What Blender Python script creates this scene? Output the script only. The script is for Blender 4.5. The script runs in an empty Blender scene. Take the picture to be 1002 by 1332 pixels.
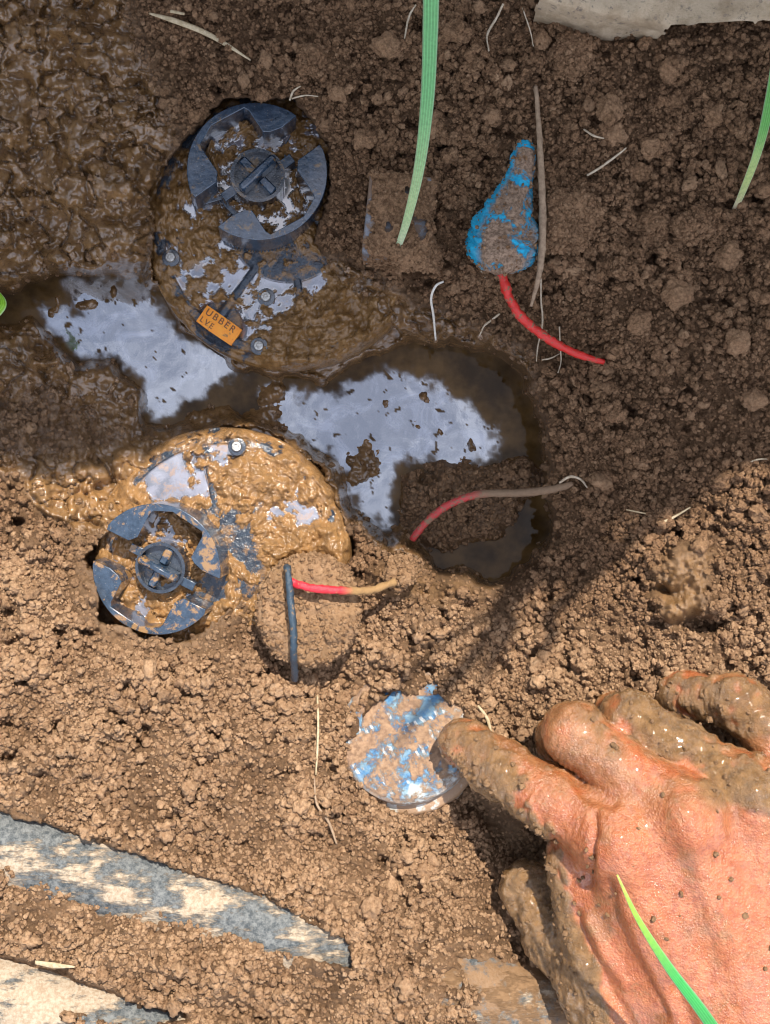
import bpy, bmesh, math, random
import numpy as np
from mathutils import Vector, Matrix

random.seed(7)
rng = np.random.default_rng(11)
scene = bpy.context.scene
col = scene.collection

# ------------------------------------------------------------------ scale: photo pixel -> place
PX = 0.0003            # metres per photo pixel at z = 0
ZC = 0.45              # phone height over z = 0
CU, CV = 501.0, 666.0
def P(u, v, z=0.0):    # point that lies at height z (metres) on the ray through pixel u, v
    k = 1.0 - z / ZC
    return Vector(((u - CU) * PX * k, (CV - v) * PX * k, z))
def PN(u, v, z):
    k = 1.0 - z / ZC
    return np.stack([(u - CU) * PX * k, (CV - v) * PX * k, z + 0 * u], -1)

# ------------------------------------------------------------------ camera
cam = bpy.data.cameras.new('camera')
cam_o = bpy.data.objects.new('camera', cam); col.objects.link(cam_o)
cam_o.location = (0, 0, ZC)
cam.sensor_fit = 'HORIZONTAL'
cam.angle_x = 2 * math.atan(1002 * PX / 2 / ZC)
cam.clip_start = 0.01; cam.clip_end = 300
scene.camera = cam_o

# ------------------------------------------------------------------ light
SUN = Vector((0.2, 0.60, 1.0)).normalized()       # towards the sun
sun = bpy.data.lights.new('sun', 'SUN'); sun.energy = 5.0; sun.angle = math.radians(0.55)
sun.color = (1.0, 0.94, 0.85)
sun_o = bpy.data.objects.new('sun', sun); col.objects.link(sun_o)
sun_o.rotation_euler = SUN.to_track_quat('Z', 'Y').to_euler()
sun_o.location = (0.6, 1.6, 3.8)
world = bpy.data.worlds.new('World'); scene.world = world; world.use_nodes = True
nt = world.node_tree; N = nt.nodes; N.clear()
out = N.new('ShaderNodeOutputWorld'); bg = N.new('ShaderNodeBackground')
sky = N.new('ShaderNodeTexSky'); sky.sky_type = 'NISHITA'; sky.sun_disc = False
sky.sun_elevation = math.asin(SUN.z); sky.sun_rotation = math.atan2(SUN.x, SUN.y)
bg.inputs['Strength'].default_value = 0.14
tc = N.new('ShaderNodeTexCoord')
cn = N.new('ShaderNodeTexNoise'); cn.inputs['Scale'].default_value = 2.6; cn.inputs['Detail'].default_value = 7
cn.inputs['Roughness'].default_value = 0.62
cr = N.new('ShaderNodeValToRGB'); cr.color_ramp.elements[0].position = 0.38; cr.color_ramp.elements[1].position = 0.60
cr.color_ramp.elements[0].color = (0.12, 0.12, 0.12, 1); cr.color_ramp.elements[1].color = (0.95, 0.95, 0.95, 1)
mx = N.new('ShaderNodeMix'); mx.data_type = 'RGBA'
mx.inputs['B'].default_value = (9.4, 10.0, 11.8, 1)    # thin bright cloud
nt.links.new(tc.outputs['Generated'], cn.inputs['Vector']); nt.links.new(cn.outputs['Fac'], cr.inputs['Fac'])
nt.links.new(cr.outputs['Color'], mx.inputs['Factor']); nt.links.new(sky.outputs['Color'], mx.inputs['A'])
nt.links.new(mx.outputs['Result'], bg.inputs['Color']); nt.links.new(bg.outputs['Background'], out.inputs['Surface'])
scene.view_settings.view_transform = 'Standard'; scene.view_settings.look = 'None'
scene.view_settings.exposure = 0.42; scene.view_settings.gamma = 1.0
scene.view_settings.use_curve_mapping = False
scene.render.engine = 'CYCLES'
scene.cycles.use_denoising = True
scene.cycles.filter_width = 1.1
scene.cycles.max_bounces = 6
scene.cycles.sample_clamp_indirect = 4.0

# ------------------------------------------------------------------ noise in numpy
def _h(ix, iy, s):
    x = (ix.astype(np.int64) * 374761393 + iy.astype(np.int64) * 668265263 + s * 974634777) & 0xFFFFFFFF
    x = ((x ^ (x >> 13)) * 1274126177) & 0xFFFFFFFF
    x = ((x ^ (x >> 16)) * 2246822519) & 0xFFFFFFFF
    return ((x ^ (x >> 15)) & 0xFFFFFF).astype(np.float32) / 16777215.0
def perlin(x, y, s=0):
    ix = np.floor(x); iy = np.floor(y); fx = (x - ix).astype(np.float32); fy = (y - iy).astype(np.float32)
    sx = fx * fx * fx * (fx * (fx * 6 - 15) + 10); sy = fy * fy * fy * (fy * (fy * 6 - 15) + 10)
    def g(dx, dy):
        a = _h(ix + dx, iy + dy, s) * 6.2831853
        return np.cos(a) * (fx - dx) + np.sin(a) * (fy - dy)
    a = g(0, 0); b = g(1, 0); c = g(0, 1); d = g(1, 1)
    return ((a + (b - a) * sx) * (1 - sy) + (c + (d - c) * sx) * sy) * 1.5
def fbm(x, y, s=0, o=4, gain=0.5):
    r = 0; a = 1.0; f = 1.0
    for i in range(o):
        r = r + a * perlin(x * f + 7.3 * i, y * f - 3.1 * i, s + i); a *= gain; f *= 2.03
    return r
def worley(x, y, s=0):             # F1 distance and the cell's random number
    ix = np.floor(x); iy = np.floor(y)
    best = np.full(x.shape, 9.0, np.float32); cid = np.zeros(x.shape, np.float32)
    for dx in (-1, 0, 1):
        for dy in (-1, 0, 1):
            cx = ix + dx; cy = iy + dy
            px = cx + 0.1 + 0.8 * _h(cx, cy, s); py = cy + 0.1 + 0.8 * _h(cx, cy, s + 1)
            d = ((x - px) ** 2 + (y - py) ** 2).astype(np.float32)
            m = d < best
            best = np.where(m, d, best); cid = np.where(m, _h(cx, cy, s + 2), cid)
    return np.sqrt(best), cid
def noise3(p, s=0):                # cheap 3D noise from three 2D ones
    return (perlin(p[..., 0] + 0.31 * p[..., 2], p[..., 1] - 0.27 * p[..., 2], s) + perlin(p[..., 1] + 3.7, p[..., 2] + 0.23 * p[..., 0], s + 5)
            + perlin(p[..., 2] - 1.9, p[..., 0] + 0.29 * p[..., 1], s + 9)) * 0.6
def sst(a, b, x):
    t = np.clip((x - a) / (b - a), 0, 1); return t * t * (3 - 2 * t)
def psdf(u, v, poly):              # signed distance to a polygon, negative inside
    poly = np.asarray(poly, float); d = np.full(u.shape, 1e18); ins = np.zeros(u.shape, bool)
    n = len(poly)
    for i in range(n):
        a = poly[i]; b = poly[(i + 1) % n]; e = b - a
        t = np.clip(((u - a[0]) * e[0] + (v - a[1]) * e[1]) / (e @ e + 1e-9), 0, 1)
        d = np.minimum(d, (u - a[0] - t * e[0]) ** 2 + (v - a[1] - t * e[1]) ** 2)
        if a[1] != b[1]:
            c = ((a[1] > v) != (b[1] > v)) & (u < (b[0] - a[0]) * (v - a[1]) / (b[1] - a[1]) + a[0])
            ins ^= c
    d = np.sqrt(d); return np.where(ins, -d, d)

# ------------------------------------------------------------------ mesh helpers
def mesh_np(name, V, F, mat=None, smooth=True, attrs=None):
    V = np.asarray(V, np.float32).reshape(-1, 3); F = np.asarray(F, np.int32)
    k = F.shape[1]
    me = bpy.data.meshes.new(name)
    me.vertices.add(len(V)); me.vertices.foreach_set('co', V.ravel())
    me.loops.add(F.size); me.loops.foreach_set('vertex_index', F.ravel())
    me.polygons.add(len(F)); me.polygons.foreach_set('loop_start', np.arange(len(F), dtype=np.int32) * k)
    me.polygons.foreach_set('use_smooth', np.full(len(F), smooth))
    for an, a in (attrs or {}).items():
        me.attributes.new(an, 'FLOAT', 'POINT').data.foreach_set('value', np.asarray(a, np.float32).ravel())
    me.update(calc_edges=True); me.validate()
    if mat: me.materials.append(mat)
    return me
def link(name, me, parent=None, loc=None):
    o = bpy.data.objects.new(name, me); col.objects.link(o)
    if parent: o.parent = parent
    if loc is not None: o.location = loc
    return o
def tag(o, label=None, cat=None, group=None, kind=None):
    if label: o['label'] = label
    if cat: o['category'] = cat
    if group: o['group'] = group
    if kind: o['kind'] = kind
    return o
def empty(name, loc):
    o = bpy.data.objects.new(name, None); col.objects.link(o); o.location = loc; o.empty_display_size = 0.01
    return o
def part(name, V, F, mat, root, parent=None, smooth=True, attrs=None):   # V in world space
    V = np.asarray(V, float).reshape(-1, 3) - np.array(root.location)
    return link(name, mesh_np(name, V, F, mat, smooth, attrs), parent or root)
def grid_faces(nu, nv, wrap=False):
    i = np.arange(nv - 1)[:, None] * nu; j = np.arange(nu if wrap else nu - 1)[None, :]
    j2 = (j + 1) % nu
    return np.stack([i + j, i + nu + j, i + nu + j2, i + j2], -1).reshape(-1, 4)
def catmull(pts, n):
    pts = np.asarray(pts, float)
    p = np.vstack([2 * pts[0] - pts[1], pts, 2 * pts[-1] - pts[-2]])
    t = np.linspace(0, len(pts) - 1 - 1e-6, n); i = t.astype(int); f = (t - i)[:, None]
    a, b, c, d = p[i], p[i + 1], p[i + 2], p[i + 3]
    return 0.5 * (2 * b + (c - a) * f + (2 * a - 5 * b + 4 * c - d) * f ** 2 + (3 * b - a - 3 * c + d) * f ** 3)
def tube(pts, rad, n=40, ring=10, flat=None, jitter=0.0, seed=0):
    """round (or, with flat = thickness ratio, blade-like) tube along points; returns V, F, t"""
    c = catmull(pts, n)
    r = np.interp(np.linspace(0, 1, n), np.linspace(0, 1, len(rad)), rad) if np.ndim(rad) else np.full(n, rad)
    T = np.gradient(c, axis=0); T /= np.linalg.norm(T, axis=1)[:, None] + 1e-12
    up = np.array([0, 0, 1.0]); side = np.cross(T, up)
    bad = np.linalg.norm(side, axis=1) < 1e-3; side[bad] = (1, 0, 0)
    side /= np.linalg.norm(side, axis=1)[:, None]; nor = np.cross(side, T)
    a = np.linspace(0, 2 * math.pi, ring, endpoint=False)
    fl = flat if flat else 1.0
    rr = r[:, None] * np.ones(ring)[None]
    if jitter:
        q = np.stack([c[:, None, 0] * 400 + 3 * np.cos(a)[None], c[:, None, 1] * 400 + 3 * np.sin(a)[None]], -1)
        rr = rr * (1 + jitter * fbm(q[..., 0], q[..., 1], seed, 3))
    V = c[:, None] + side[:, None] * (np.cos(a)[None, :, None] * rr[..., None]) + nor[:, None] * (np.sin(a)[None, :, None] * rr[..., None] * fl)
    F = grid_faces(ring, n, True)
    V = V.reshape(-1, 3); t = np.repeat(np.linspace(0, 1, n), ring)
    V = np.vstack([V, c[0] - T[0] * r[0] * 0.4 * fl, c[-1] + T[-1] * r[-1] * 0.4 * fl]); t = np.append(t, [0, 1])
    k = np.arange(ring); k2 = (k + 1) % ring; m = len(V) - 2; e = (n - 1) * ring
    F = np.vstack([F, np.stack([k, k2, k2 * 0 + m, k2 * 0 + m], -1), np.stack([e + k2, e + k, k * 0 + m + 1, k * 0 + m + 1], -1)])
    return V, F, t
def tube_mesh(V, F):   # turn the doubled end quads into triangles through bmesh-free lists
    return V, F
def mesh_mixed(name, V, F, mat, smooth=True, attrs=None):
    me = bpy.data.meshes.new(name)
    faces = [tuple(dict.fromkeys(f)) for f in np.asarray(F).tolist()]
    me.from_pydata([tuple(p) for p in np.asarray(V, float)], [], faces)
    me.polygons.foreach_set('use_smooth', np.full(len(faces), smooth))
    for an, a in (attrs or {}).items():
        me.attributes.new(an, 'FLOAT', 'POINT').data.foreach_set('value', np.asarray(a, np.float32).ravel())
    me.materials.append(mat); me.update()
    return me
def wire_part(name, pts, rad, mat, root, parent=None, **kw):
    V, F, t = tube(pts, rad, **kw)
    V = V - np.array(root.location)
    return link(name, mesh_mixed(name, V, F, mat, True, {'t': t}), parent or root)
def strand(name, pts, rad, mat, label, cat, group=None, **kw):
    V, F, t = tube(pts, rad, **kw)
    base = np.array(pts[0], float)
    rg_ = kw.get('ring', 10); sc = np.append(np.tile(np.cos(np.linspace(0, 2 * math.pi, rg_, endpoint=False)), (len(V) - 2) // rg_), [0, 0])
    o = link(name, mesh_mixed(name, V - base, F, mat, True, {'t': t, 's': sc}), None, base)
    return tag(o, label, cat, group)
def surface_nets(D, org, h):
    ins = D < 0
    nx, ny, nz = D.shape
    cnt = np.zeros((nx - 1, ny - 1, nz - 1), np.int8)
    cor = [(i, j, k) for i in (0, 1) for j in (0, 1) for k in (0, 1)]
    for i, j, k in cor: cnt += ins[i:nx - 1 + i, j:ny - 1 + j, k:nz - 1 + k]
    act = np.argwhere((cnt > 0) & (cnt < 8))
    idx = np.full(cnt.shape, -1, np.int32); idx[tuple(act.T)] = np.arange(len(act))
    vals = {c: D[act[:, 0] + c[0], act[:, 1] + c[1], act[:, 2] + c[2]] for c in cor}
    s = np.zeros((len(act), 3)); w = np.zeros(len(act))
    for a in cor:
        for ax in range(3):
            if a[ax] == 0:
                b = tuple(a[q] + (q == ax) for q in range(3))
                va, vb = vals[a], vals[b]; m = (va < 0) != (vb < 0)
                t = np.where(m, va / np.where(va == vb, 1, va - vb), 0)
                p = np.tile(np.array(a, float), (len(act), 1)); p[:, ax] += t
                s += p * m[:, None]; w += m
    V = (act + s / w[:, None]) * h + np.array(org)
    Fs = []
    for ax in range(3):
        o1, o2 = [(1, 2), (2, 0), (0, 1)][ax]
        sl0 = [slice(None)] * 3; sl1 = [slice(None)] * 3
        sl0[ax] = slice(0, -1); sl1[ax] = slice(1, None)
        ch = ins[tuple(sl0)] != ins[tuple(sl1)]
        e = np.argwhere(ch)
        e = e[(e[:, o1] > 0) & (e[:, o2] > 0) & (e[:, o1] < D.shape[o1] - 1) & (e[:, o2] < D.shape[o2] - 1)]
        sg = ins[tuple(e.T)]
        def cell(d1, d2):
            q = e.copy(); q[:, o1] -= d1; q[:, o2] -= d2; return idx[tuple(q.T)]
        q = np.stack([cell(1, 1), cell(0, 1), cell(0, 0), cell(1, 0)], -1)
        q[~sg] = q[~sg][:, ::-1]
        Fs.append(q)
    return V, np.vstack(Fs)
def sdf_grid(lo, hi, h):
    ax = [np.arange(lo[i], hi[i] + h, h, dtype=np.float32) for i in range(3)]
    X, Y, Z = np.meshgrid(*ax, indexing='ij')
    return np.stack([X, Y, Z], -1), (ax[0][0], ax[1][0], ax[2][0])
def cone(p, a, b, ra, rb):
    a = np.array(a, np.float32); b = np.array(b, np.float32); e = b - a
    t = np.clip(((p - a) @ e) / (e @ e), 0, 1)
    d = p - a - t[..., None] * e
    return np.sqrt((d * d).sum(-1)) - (ra + (rb - ra) * t)
def smin(a, b, k):
    h = np.clip(0.5 + 0.5 * (b - a) / k, 0, 1); return b + (a - b) * h - k * h * (1 - h)

# ------------------------------------------------------------------ materials
class G:                           # terse node graph
    def __init__(s, name):
        s.m = bpy.data.materials.new(name); s.m.use_nodes = True; s.t = s.m.node_tree
        s.t.nodes.clear(); s.o = s.t.nodes.new('ShaderNodeOutputMaterial')
        s.b = s.t.nodes.new('ShaderNodeBsdfPrincipled'); s.t.links.new(s.b.outputs[0], s.o.inputs['Surface'])
        s.pos = s.t.nodes.new('ShaderNodeNewGeometry').outputs['Position']
    def set(s, inp, v):
        i = s.b.inputs[inp] if isinstance(inp, str) else inp
        if hasattr(v, 'is_output'): s.t.links.new(v, i)
        elif isinstance(v, tuple) and len(v) == 3 and i.type == 'RGBA': i.default_value = (*v, 1)
        else: i.default_value = v
    def attr(s, name, kind='GEOMETRY'):
        n = s.t.nodes.new('ShaderNodeAttribute'); n.attribute_name = name; n.attribute_type = kind; return n.outputs['Fac']
    def noise(s, scale, detail=4, rough=0.6, vec=None, dist=0.0):
        n = s.t.nodes.new('ShaderNodeTexNoise'); n.inputs['Scale'].default_value = scale
        n.inputs['Detail'].default_value = detail; n.inputs['Roughness'].default_value = rough; n.inputs['Distortion'].default_value = dist
        s.t.links.new(vec or s.pos, n.inputs['Vector']); return n.outputs['Fac']
    def voro(s, scale, feature='F1', out='Distance', vec=None):
        n = s.t.nodes.new('ShaderNodeTexVoronoi'); n.feature = feature; n.inputs['Scale'].default_value = scale
        s.t.links.new(vec or s.pos, n.inputs['Vector']); return n.outputs[out]
    def math(s, op, a, b=0.0, clamp=False):
        n = s.t.nodes.new('ShaderNodeMath'); n.operation = op; n.use_clamp = clamp
        s.set(n.inputs[0], a); s.set(n.inputs[1], b); return n.outputs[0]
    def ramp(s, x, a, b, lo=0.0, hi=1.0):
        n = s.t.nodes.new('ShaderNodeMapRange'); n.interpolation_type = 'SMOOTHSTEP'
        s.set(n.inputs[0], x)
        for i, q in zip((1, 2, 3, 4), (a, b, lo, hi)): s.set(n.inputs[i], q)
        return n.outputs[0]
    def mix(s, f, a, b, mode='MIX'):
        n = s.t.nodes.new('ShaderNodeMix'); n.data_type = 'RGBA'; n.blend_type = mode
        s.set(n.inputs['Factor'], f); s.set(n.inputs['A'], a); s.set(n.inputs['B'], b); return n.outputs['Result']
    def bump(s, h, strength=0.5, dist=0.001):
        n = s.t.nodes.new('ShaderNodeBump'); n.inputs['Strength'].default_value = strength; n.inputs['Distance'].default_value = dist
        s.t.links.new(h, n.inputs['Height']); s.t.links.new(n.outputs['Normal'], s.b.inputs['Normal'])

SOIL_A = (0.14, 0.074, 0.036); SOIL_B = (0.42, 0.24, 0.128)
OCHRE = (0.31, 0.165, 0.062); WETMUD = (0.15, 0.085, 0.032)
def soil_mat(name, kind, A=SOIL_A, B=SOIL_B):
    g = G(name)
    wet = g.attr('wet', kind); och = g.attr('ochre', kind); tone = g.attr('tone', kind)
    c = g.mix(g.ramp(g.noise(900, 5, 0.75), 0.32, 0.68), A, B)
    c = g.mix(g.math('MULTIPLY', tone, 0.85), c, g.mix(g.ramp(g.noise(600, 4, 0.7), 0.3, 0.7), (0.42, 0.245, 0.132), (0.7, 0.45, 0.262)))
    c = g.mix(g.ramp(g.noise(5200, 2), 0.64, 0.76, 0, 0.4), c, (0.5, 0.4, 0.3))
    w2 = g.math('MULTIPLY', wet, g.ramp(g.noise(160, 4), 0.25, 0.6, 0.55, 1.0))
    c = g.mix(w2, c, g.mix(g.ramp(g.noise(190, 5, 0.65), 0.3, 0.7), (0.095, 0.046, 0.012), (0.28, 0.155, 0.062)))
    c = g.mix(och, c, g.mix(g.ramp(g.noise(200, 4), 0.3, 0.7), OCHRE, (0.21, 0.118, 0.05)))
    g.set('Base Color', c)
    r = g.math('ADD', g.ramp(wet, 0.1, 0.85, 0.9, 0.08), g.ramp(g.noise(240, 3), 0.3, 0.7, -0.06, 0.16), True)
    g.set('Roughness', r)
    g.set('Specular IOR Level', g.ramp(wet, 0.1, 0.9, 0.25, 1.0))
    dryn = g.math('MULTIPLY', g.noise(1900, 5, 0.75), g.ramp(wet, 0.2, 0.9, 1.0, 0.08))
    wetn = g.math('MULTIPLY', g.noise(260, 2, 0.45), g.ramp(wet, 0.3, 0.9, 0.0, 0.7))
    g.bump(g.math('ADD', dryn, wetn), 0.9, 0.0011)
    return g.m
M_GROUND = soil_mat('gap_shade_soil', 'GEOMETRY', (0.07, 0.036, 0.017), (0.21, 0.118, 0.062)); M_SOIL = soil_mat('soil', 'GEOMETRY'); M_CRUMB = soil_mat('crumb', 'INSTANCER')  # ground darker than crumbs: shade of the gaps put into its colour

def plastic_mat(name, base, mud=0.35, mudcol=(0.16, 0.1, 0.05), rough=0.3):
    g = G(name)
    m = g.ramp(g.noise(140, 6, 0.7, dist=0.4), 0.62 - mud * 0.4, 0.7 - mud * 0.4)
    c = g.mix(g.ramp(g.noise(400, 5, 0.7), 0.3, 0.75), base, tuple(min(1, x * 1.9 + 0.02) for x in base))
    scr = g.ramp(g.noise(1500, 2), 0.66, 0.72, 0, 0.6)
    c = g.mix(scr, c, (0.3, 0.27, 0.22))
    g.set('Base Color', g.mix(m, c, mudcol)); g.set('Roughness', g.math('ADD', rough, g.math('MULTIPLY', g.noise(300, 4), 0.25)))
    g.set('Specular IOR Level', 0.7); g.set('IOR', 1.5); g.set('Coat Weight', 0.8); g.set('Coat Roughness', 0.07)
    g.bump(g.noise(420, 4, 0.65), 0.35, 0.0008)
    return g.m
BLACK = (0.013, 0.028, 0.05)
M_CAP = plastic_mat('black_plastic', BLACK, 0.1, rough=0.1)
M_CAP2 = plastic_mat('black_plastic_muddy', BLACK, 0.24, (0.3, 0.17, 0.07), rough=0.1)
M_DARKP = plastic_mat('hub_plastic', (0.012, 0.018, 0.028), 0.2, rough=0.12)

def body_mat(name, mudcol, mudcol2):
    g = G(name)
    mud = g.attr('mud'); film_sheen = g.attr('film_sheen')
    pl = g.mix(g.ramp(g.noise(350, 5, 0.7), 0.3, 0.7), (0.015, 0.02, 0.03), (0.04, 0.055, 0.075))
    mc = g.mix(g.ramp(g.noise(240, 5, 0.65), 0.3, 0.7), mudcol, mudcol2)
    fc = g.mix(g.ramp(g.noise(120, 5, 0.65, dist=0.6), 0.35, 0.65), (0.06, 0.055, 0.06), (0.2, 0.19, 0.22))  # greyish sky sheen painted into the standing water's colour
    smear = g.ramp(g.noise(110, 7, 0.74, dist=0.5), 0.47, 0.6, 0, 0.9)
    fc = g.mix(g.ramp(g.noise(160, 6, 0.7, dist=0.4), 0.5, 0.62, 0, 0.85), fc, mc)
    g.set('Base Color', g.mix(film_sheen, g.mix(g.math('MAXIMUM', mud, smear), pl, mc), fc))
    g.set('Roughness', g.mix(film_sheen, g.ramp(g.noise(300, 4), 0.3, 0.7, 0.12, 0.4), (0.04, 0.04, 0.04)))
    g.set('Specular IOR Level', g.ramp(film_sheen, 0, 1, 0.6, 1.0)); g.set('IOR', g.ramp(film_sheen, 0, 1, 1.45, 2.1))
    nf = g.math('MULTIPLY', g.noise(420, 3, 0.55), g.math('SUBTRACT', 1.0, film_sheen))
    g.bump(nf, 0.6, 0.0012)
    return g.m
M_BODY1 = body_mat('valve_body_brown_mud', (0.15, 0.076, 0.022), (0.28, 0.155, 0.06))
M_BODY2 = body_mat('valve_body_ochre_mud', (0.33, 0.175, 0.066), (0.2, 0.112, 0.048))

def plain(name, c, rough=0.5, spec=0.5, bump=None, c2=None, scale=300, metal=0.0, mud=None, mudlo=0.55, mudhi=0.62):
    g = G(name)
    cc = g.mix(g.ramp(g.noise(scale, 5, 0.65), 0.3, 0.7), c, c2 or tuple(x * 0.7 for x in c))
    if mud: cc = g.mix(g.ramp(g.noise(scale * 0.8, 6, 0.72, dist=0.5), mudlo, mudhi), cc, mud)
    g.set('Base Color', cc); g.set('Roughness', rough); g.set('Specular IOR Level', spec); g.set('Metallic', metal)
    if bump: g.bump(g.noise(bump, 4, 0.7), 0.5, 0.0007)
    return g.m
M_SCREW = plain('screw_steel', (0.62, 0.6, 0.56), 0.28, 0.6, 1500, (0.35, 0.33, 0.3), 900, 0.85)
M_ORANGE = plain('orange_tag', (0.95, 0.36, 0.03), 0.4, 0.5, 1800, (0.9, 0.28, 0.02), 300, mud=(0.3, 0.15, 0.05), mudlo=0.58, mudhi=0.66)
M_INK = plain('tag_ink', (0.14, 0.045, 0.015), 0.5)

# ================================================================== GROUND: low-resolution layers in mm
LU0, LV0, LST = -420, -420, 4.0
lu = np.arange(LU0, 1440, LST); lv = np.arange(LV0, 1800, LST)
LUu, LVv = np.meshgrid(lu, lv)
ctl = np.array([
    (1002, 0, 26), (800, 60, 19), (700, 120, 15), (600, 120, 11), (640, 260, 5), (560, 330, -2), (760, 420, 3), (950, 420, 14), (870, 250, 15),
    (470, 90, 7), (330, 60, 7), (150, 40, 8), (40, 120, 4), (100, 220, 0), (10, 300, -4), (150, 310, -8), (200, 130, -2), (460, 250, -4),
    (480, 360, -14), (540, 415, -22), (640, 440, -20), (720, 470, -7), (770, 560, -1), (900, 560, 8), (1000, 560, 13), (760, 660, -6),
    (800, 740, -3), (1000, 700, 12), (900, 850, 5), (740, 800, -9), (640, 790, -16), (560, 800, -11), (500, 740, -14), (490, 850, -16), (330, 850, -12), (620, 860, -7), (760, 860, -3),
    (0, 440, -20), (70, 540, -23), (150, 530, -33), (170, 600, -26), (20, 620, -13), (90, 660, -14), (60, 780, -1), (0, 900, 6), (140, 900, 3), (300, 880, -4), (250, 1000, 3),
    (380, 980, -3), (440, 1080, -4), (300, 1100, 1), (100, 1030, 4), (560, 1110, -7), (640, 1000, -9), (700, 950, -6), (780, 1000, -8), (660, 1120, -18), (600, 1180, -4),
    (0, 1190, 6), (150, 1225, 7), (280, 1265, 9), (400, 1290, 8), (515, 1245, 14), (560, 1290, 12), (480, 1270, 13), (720, 1250, -8), (850, 1200, -12), (1000, 1200, -8), (900, 1332, -5), (700, 1332, 0),
    (0, 1360, 2), (300, 1420, 4), (-200, 900, 8), (-200, 300, 2), (-200, 1300, 4), (-300, 0, 8), (500, -300, 14), (1300, -200, 30), (1300, 600, 20), (1300, 1000, 8),
    (1300, 1500, 0), (500, 1700, 4), (-300, 1700, 4)], float)
def tps(ctl, U, V, lam=0.02):
    s = 300.0; X = ctl[:, :2] / s; n = len(X)
    def phi(r2): return 0.5 * r2 * np.log(r2 + 1e-9)
    K = phi(((X[:, None] - X[None]) ** 2).sum(-1)) + lam * np.eye(n)
    Pm = np.hstack([np.ones((n, 1)), X]); A = np.block([[K, Pm], [Pm.T, np.zeros((3, 3))]])
    w = np.linalg.solve(A, np.append(ctl[:, 2], [0, 0, 0]))
    r = w[n] + w[n + 1] * U / s + w[n + 2] * V / s
    for i in range(n): r = r + w[i] * phi((U / s - X[i, 0]) ** 2 + (V / s - X[i, 1]) ** 2)
    return r
BASE = np.clip(tps(ctl, LUu, LVv), -40, 34)
def poly_mask(poly, soft=12.0): return sst(soft, -soft, psdf(LUu, LVv, poly))
def lay(arr, poly, val, soft=12.0):
    m = poly_mask(poly, soft); return arr * (1 - m) + val * m
def blob(cu, cv, ru, rv): return np.exp(-(((LUu - cu) / ru) ** 2 + ((LVv - cv) / rv) ** 2))
WATER = -45.0
pit_left = [(-80, 395), (30, 372), (70, 356), (190, 352), (230, 420), (330, 490), (380, 560), (330, 545), (240, 548), (192, 553), (180, 500), (150, 472), (92, 476), (50, 420), (-80, 440)]
pit_right = [(300, 480), (420, 492), (530, 446), (600, 445), (672, 466), (700, 520), (708, 600), (718, 690), (690, 738), (640, 757), (570, 742), (535, 705), (505, 700), (462, 670), (440, 610), (380, 570), (320, 540)]
for pl in (pit_left, pit_right): BASE = lay(BASE, pl, -53, 13)
mound = [(522, 618), (560, 600), (610, 600), (690, 592), (704, 630), (660, 690), (600, 722), (556, 716), (520, 690)]
BASE = lay(BASE, mound, -38.5, 16)
for (a, b, c, d, e) in [(574, 562, 15, 13, 11), (472, 592, 22, 22, 11), (470, 622, 16, 14, 10), (503, 527, 9, 8, 10), (545, 514, 6, 9, 10), (616, 577, 6, 16, 10), (535, 555, 7, 7, 9), (440, 560, 15, 10, 9),
                        (350, 510, 24, 16, 12), (395, 590, 18, 10, 10), (110, 395, 22, 8, 9.5), (75, 400, 10, 30, 10), (150, 380, 12, 12, 9), (255, 395, 7, 9, 9), (60, 470, 20, 16, 9), (320, 545, 40, 14, 12), (270, 535, 36, 10, 11)]:
    BASE = BASE + e * blob(a, b, c, d)
hollow = [(650, 700), (705, 660), (722, 690), (690, 735), (640, 752)]
BASE = lay(BASE, hollow, -50, 10)
# wet lump with a crack on the right bank
BASE = BASE + 10 * blob(890, 735, 30, 30) + 9 * blob(880, 790, 42, 24) - 13 * blob(915, 812, 46, 9) - 9 * blob(866, 768, 22, 7)
# hollow between forefinger and thumb
BASE = lay(BASE, [(600, 1040), (650, 1060), (700, 1100), (725, 1200), (700, 1150), (650, 1110)], -26, 14)
BASE = lay(BASE, [(410, 862), (475, 858), (492, 905), (440, 925), (405, 905)], -19, 14)
BASE = BASE + 7 * blob(250, 1262, 60, 20) + 6 * blob(420, 1262, 50, 18) - 8 * blob(300, 1318, 40, 12)
BASE = BASE + 6 * blob(520, 745, 40, 22) + 6 * blob(150, 880, 60, 30)

LIM = np.full(BASE.shape, 60.0)          # upper limits where a thing shows through the soil
v1_open = [(196, 245), (214, 205), (244, 176), (258, 150), (300, 124), (388, 126), (430, 190), (430, 262), (412, 312), (430, 345), (470, 385), (530, 425), (535, 446), (430, 492), (330, 488), (240, 436), (196, 350)]
v2_open = [(226, 566), (280, 545), (340, 550), (412, 598), (460, 690), (466, 725), (455, 735), (340, 740), (306, 790), (260, 830), (190, 830), (130, 806), (108, 730), (150, 676), (215, 640), (190, 600)]
LIM = lay(LIM, v1_open, -36, 5); LIM = lay(LIM, v2_open, -34, 5)
pipe_a1 = [(-90, 1026), (20, 1056), (140, 1096), (250, 1134), (330, 1156), (400, 1196), (456, 1222), (462, 1264), (380, 1243), (290, 1212), (200, 1184), (100, 1152), (-90, 1098)]
pipe_a2 = [(585, 1238), (650, 1252), (735, 1292), (770, 1345), (700, 1328), (610, 1282)]
pipe_b = [(-90, 1222), (30, 1246), (70, 1250), (110, 1276), (150, 1286), (180, 1306), (240, 1312), (250, 1330), (180, 1338), (90, 1322), (40, 1345), (-90, 1350)]
for pl in (pipe_a1, pipe_a2, pipe_b): LIM = lay(LIM, pl, -4.5, 5)
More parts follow.
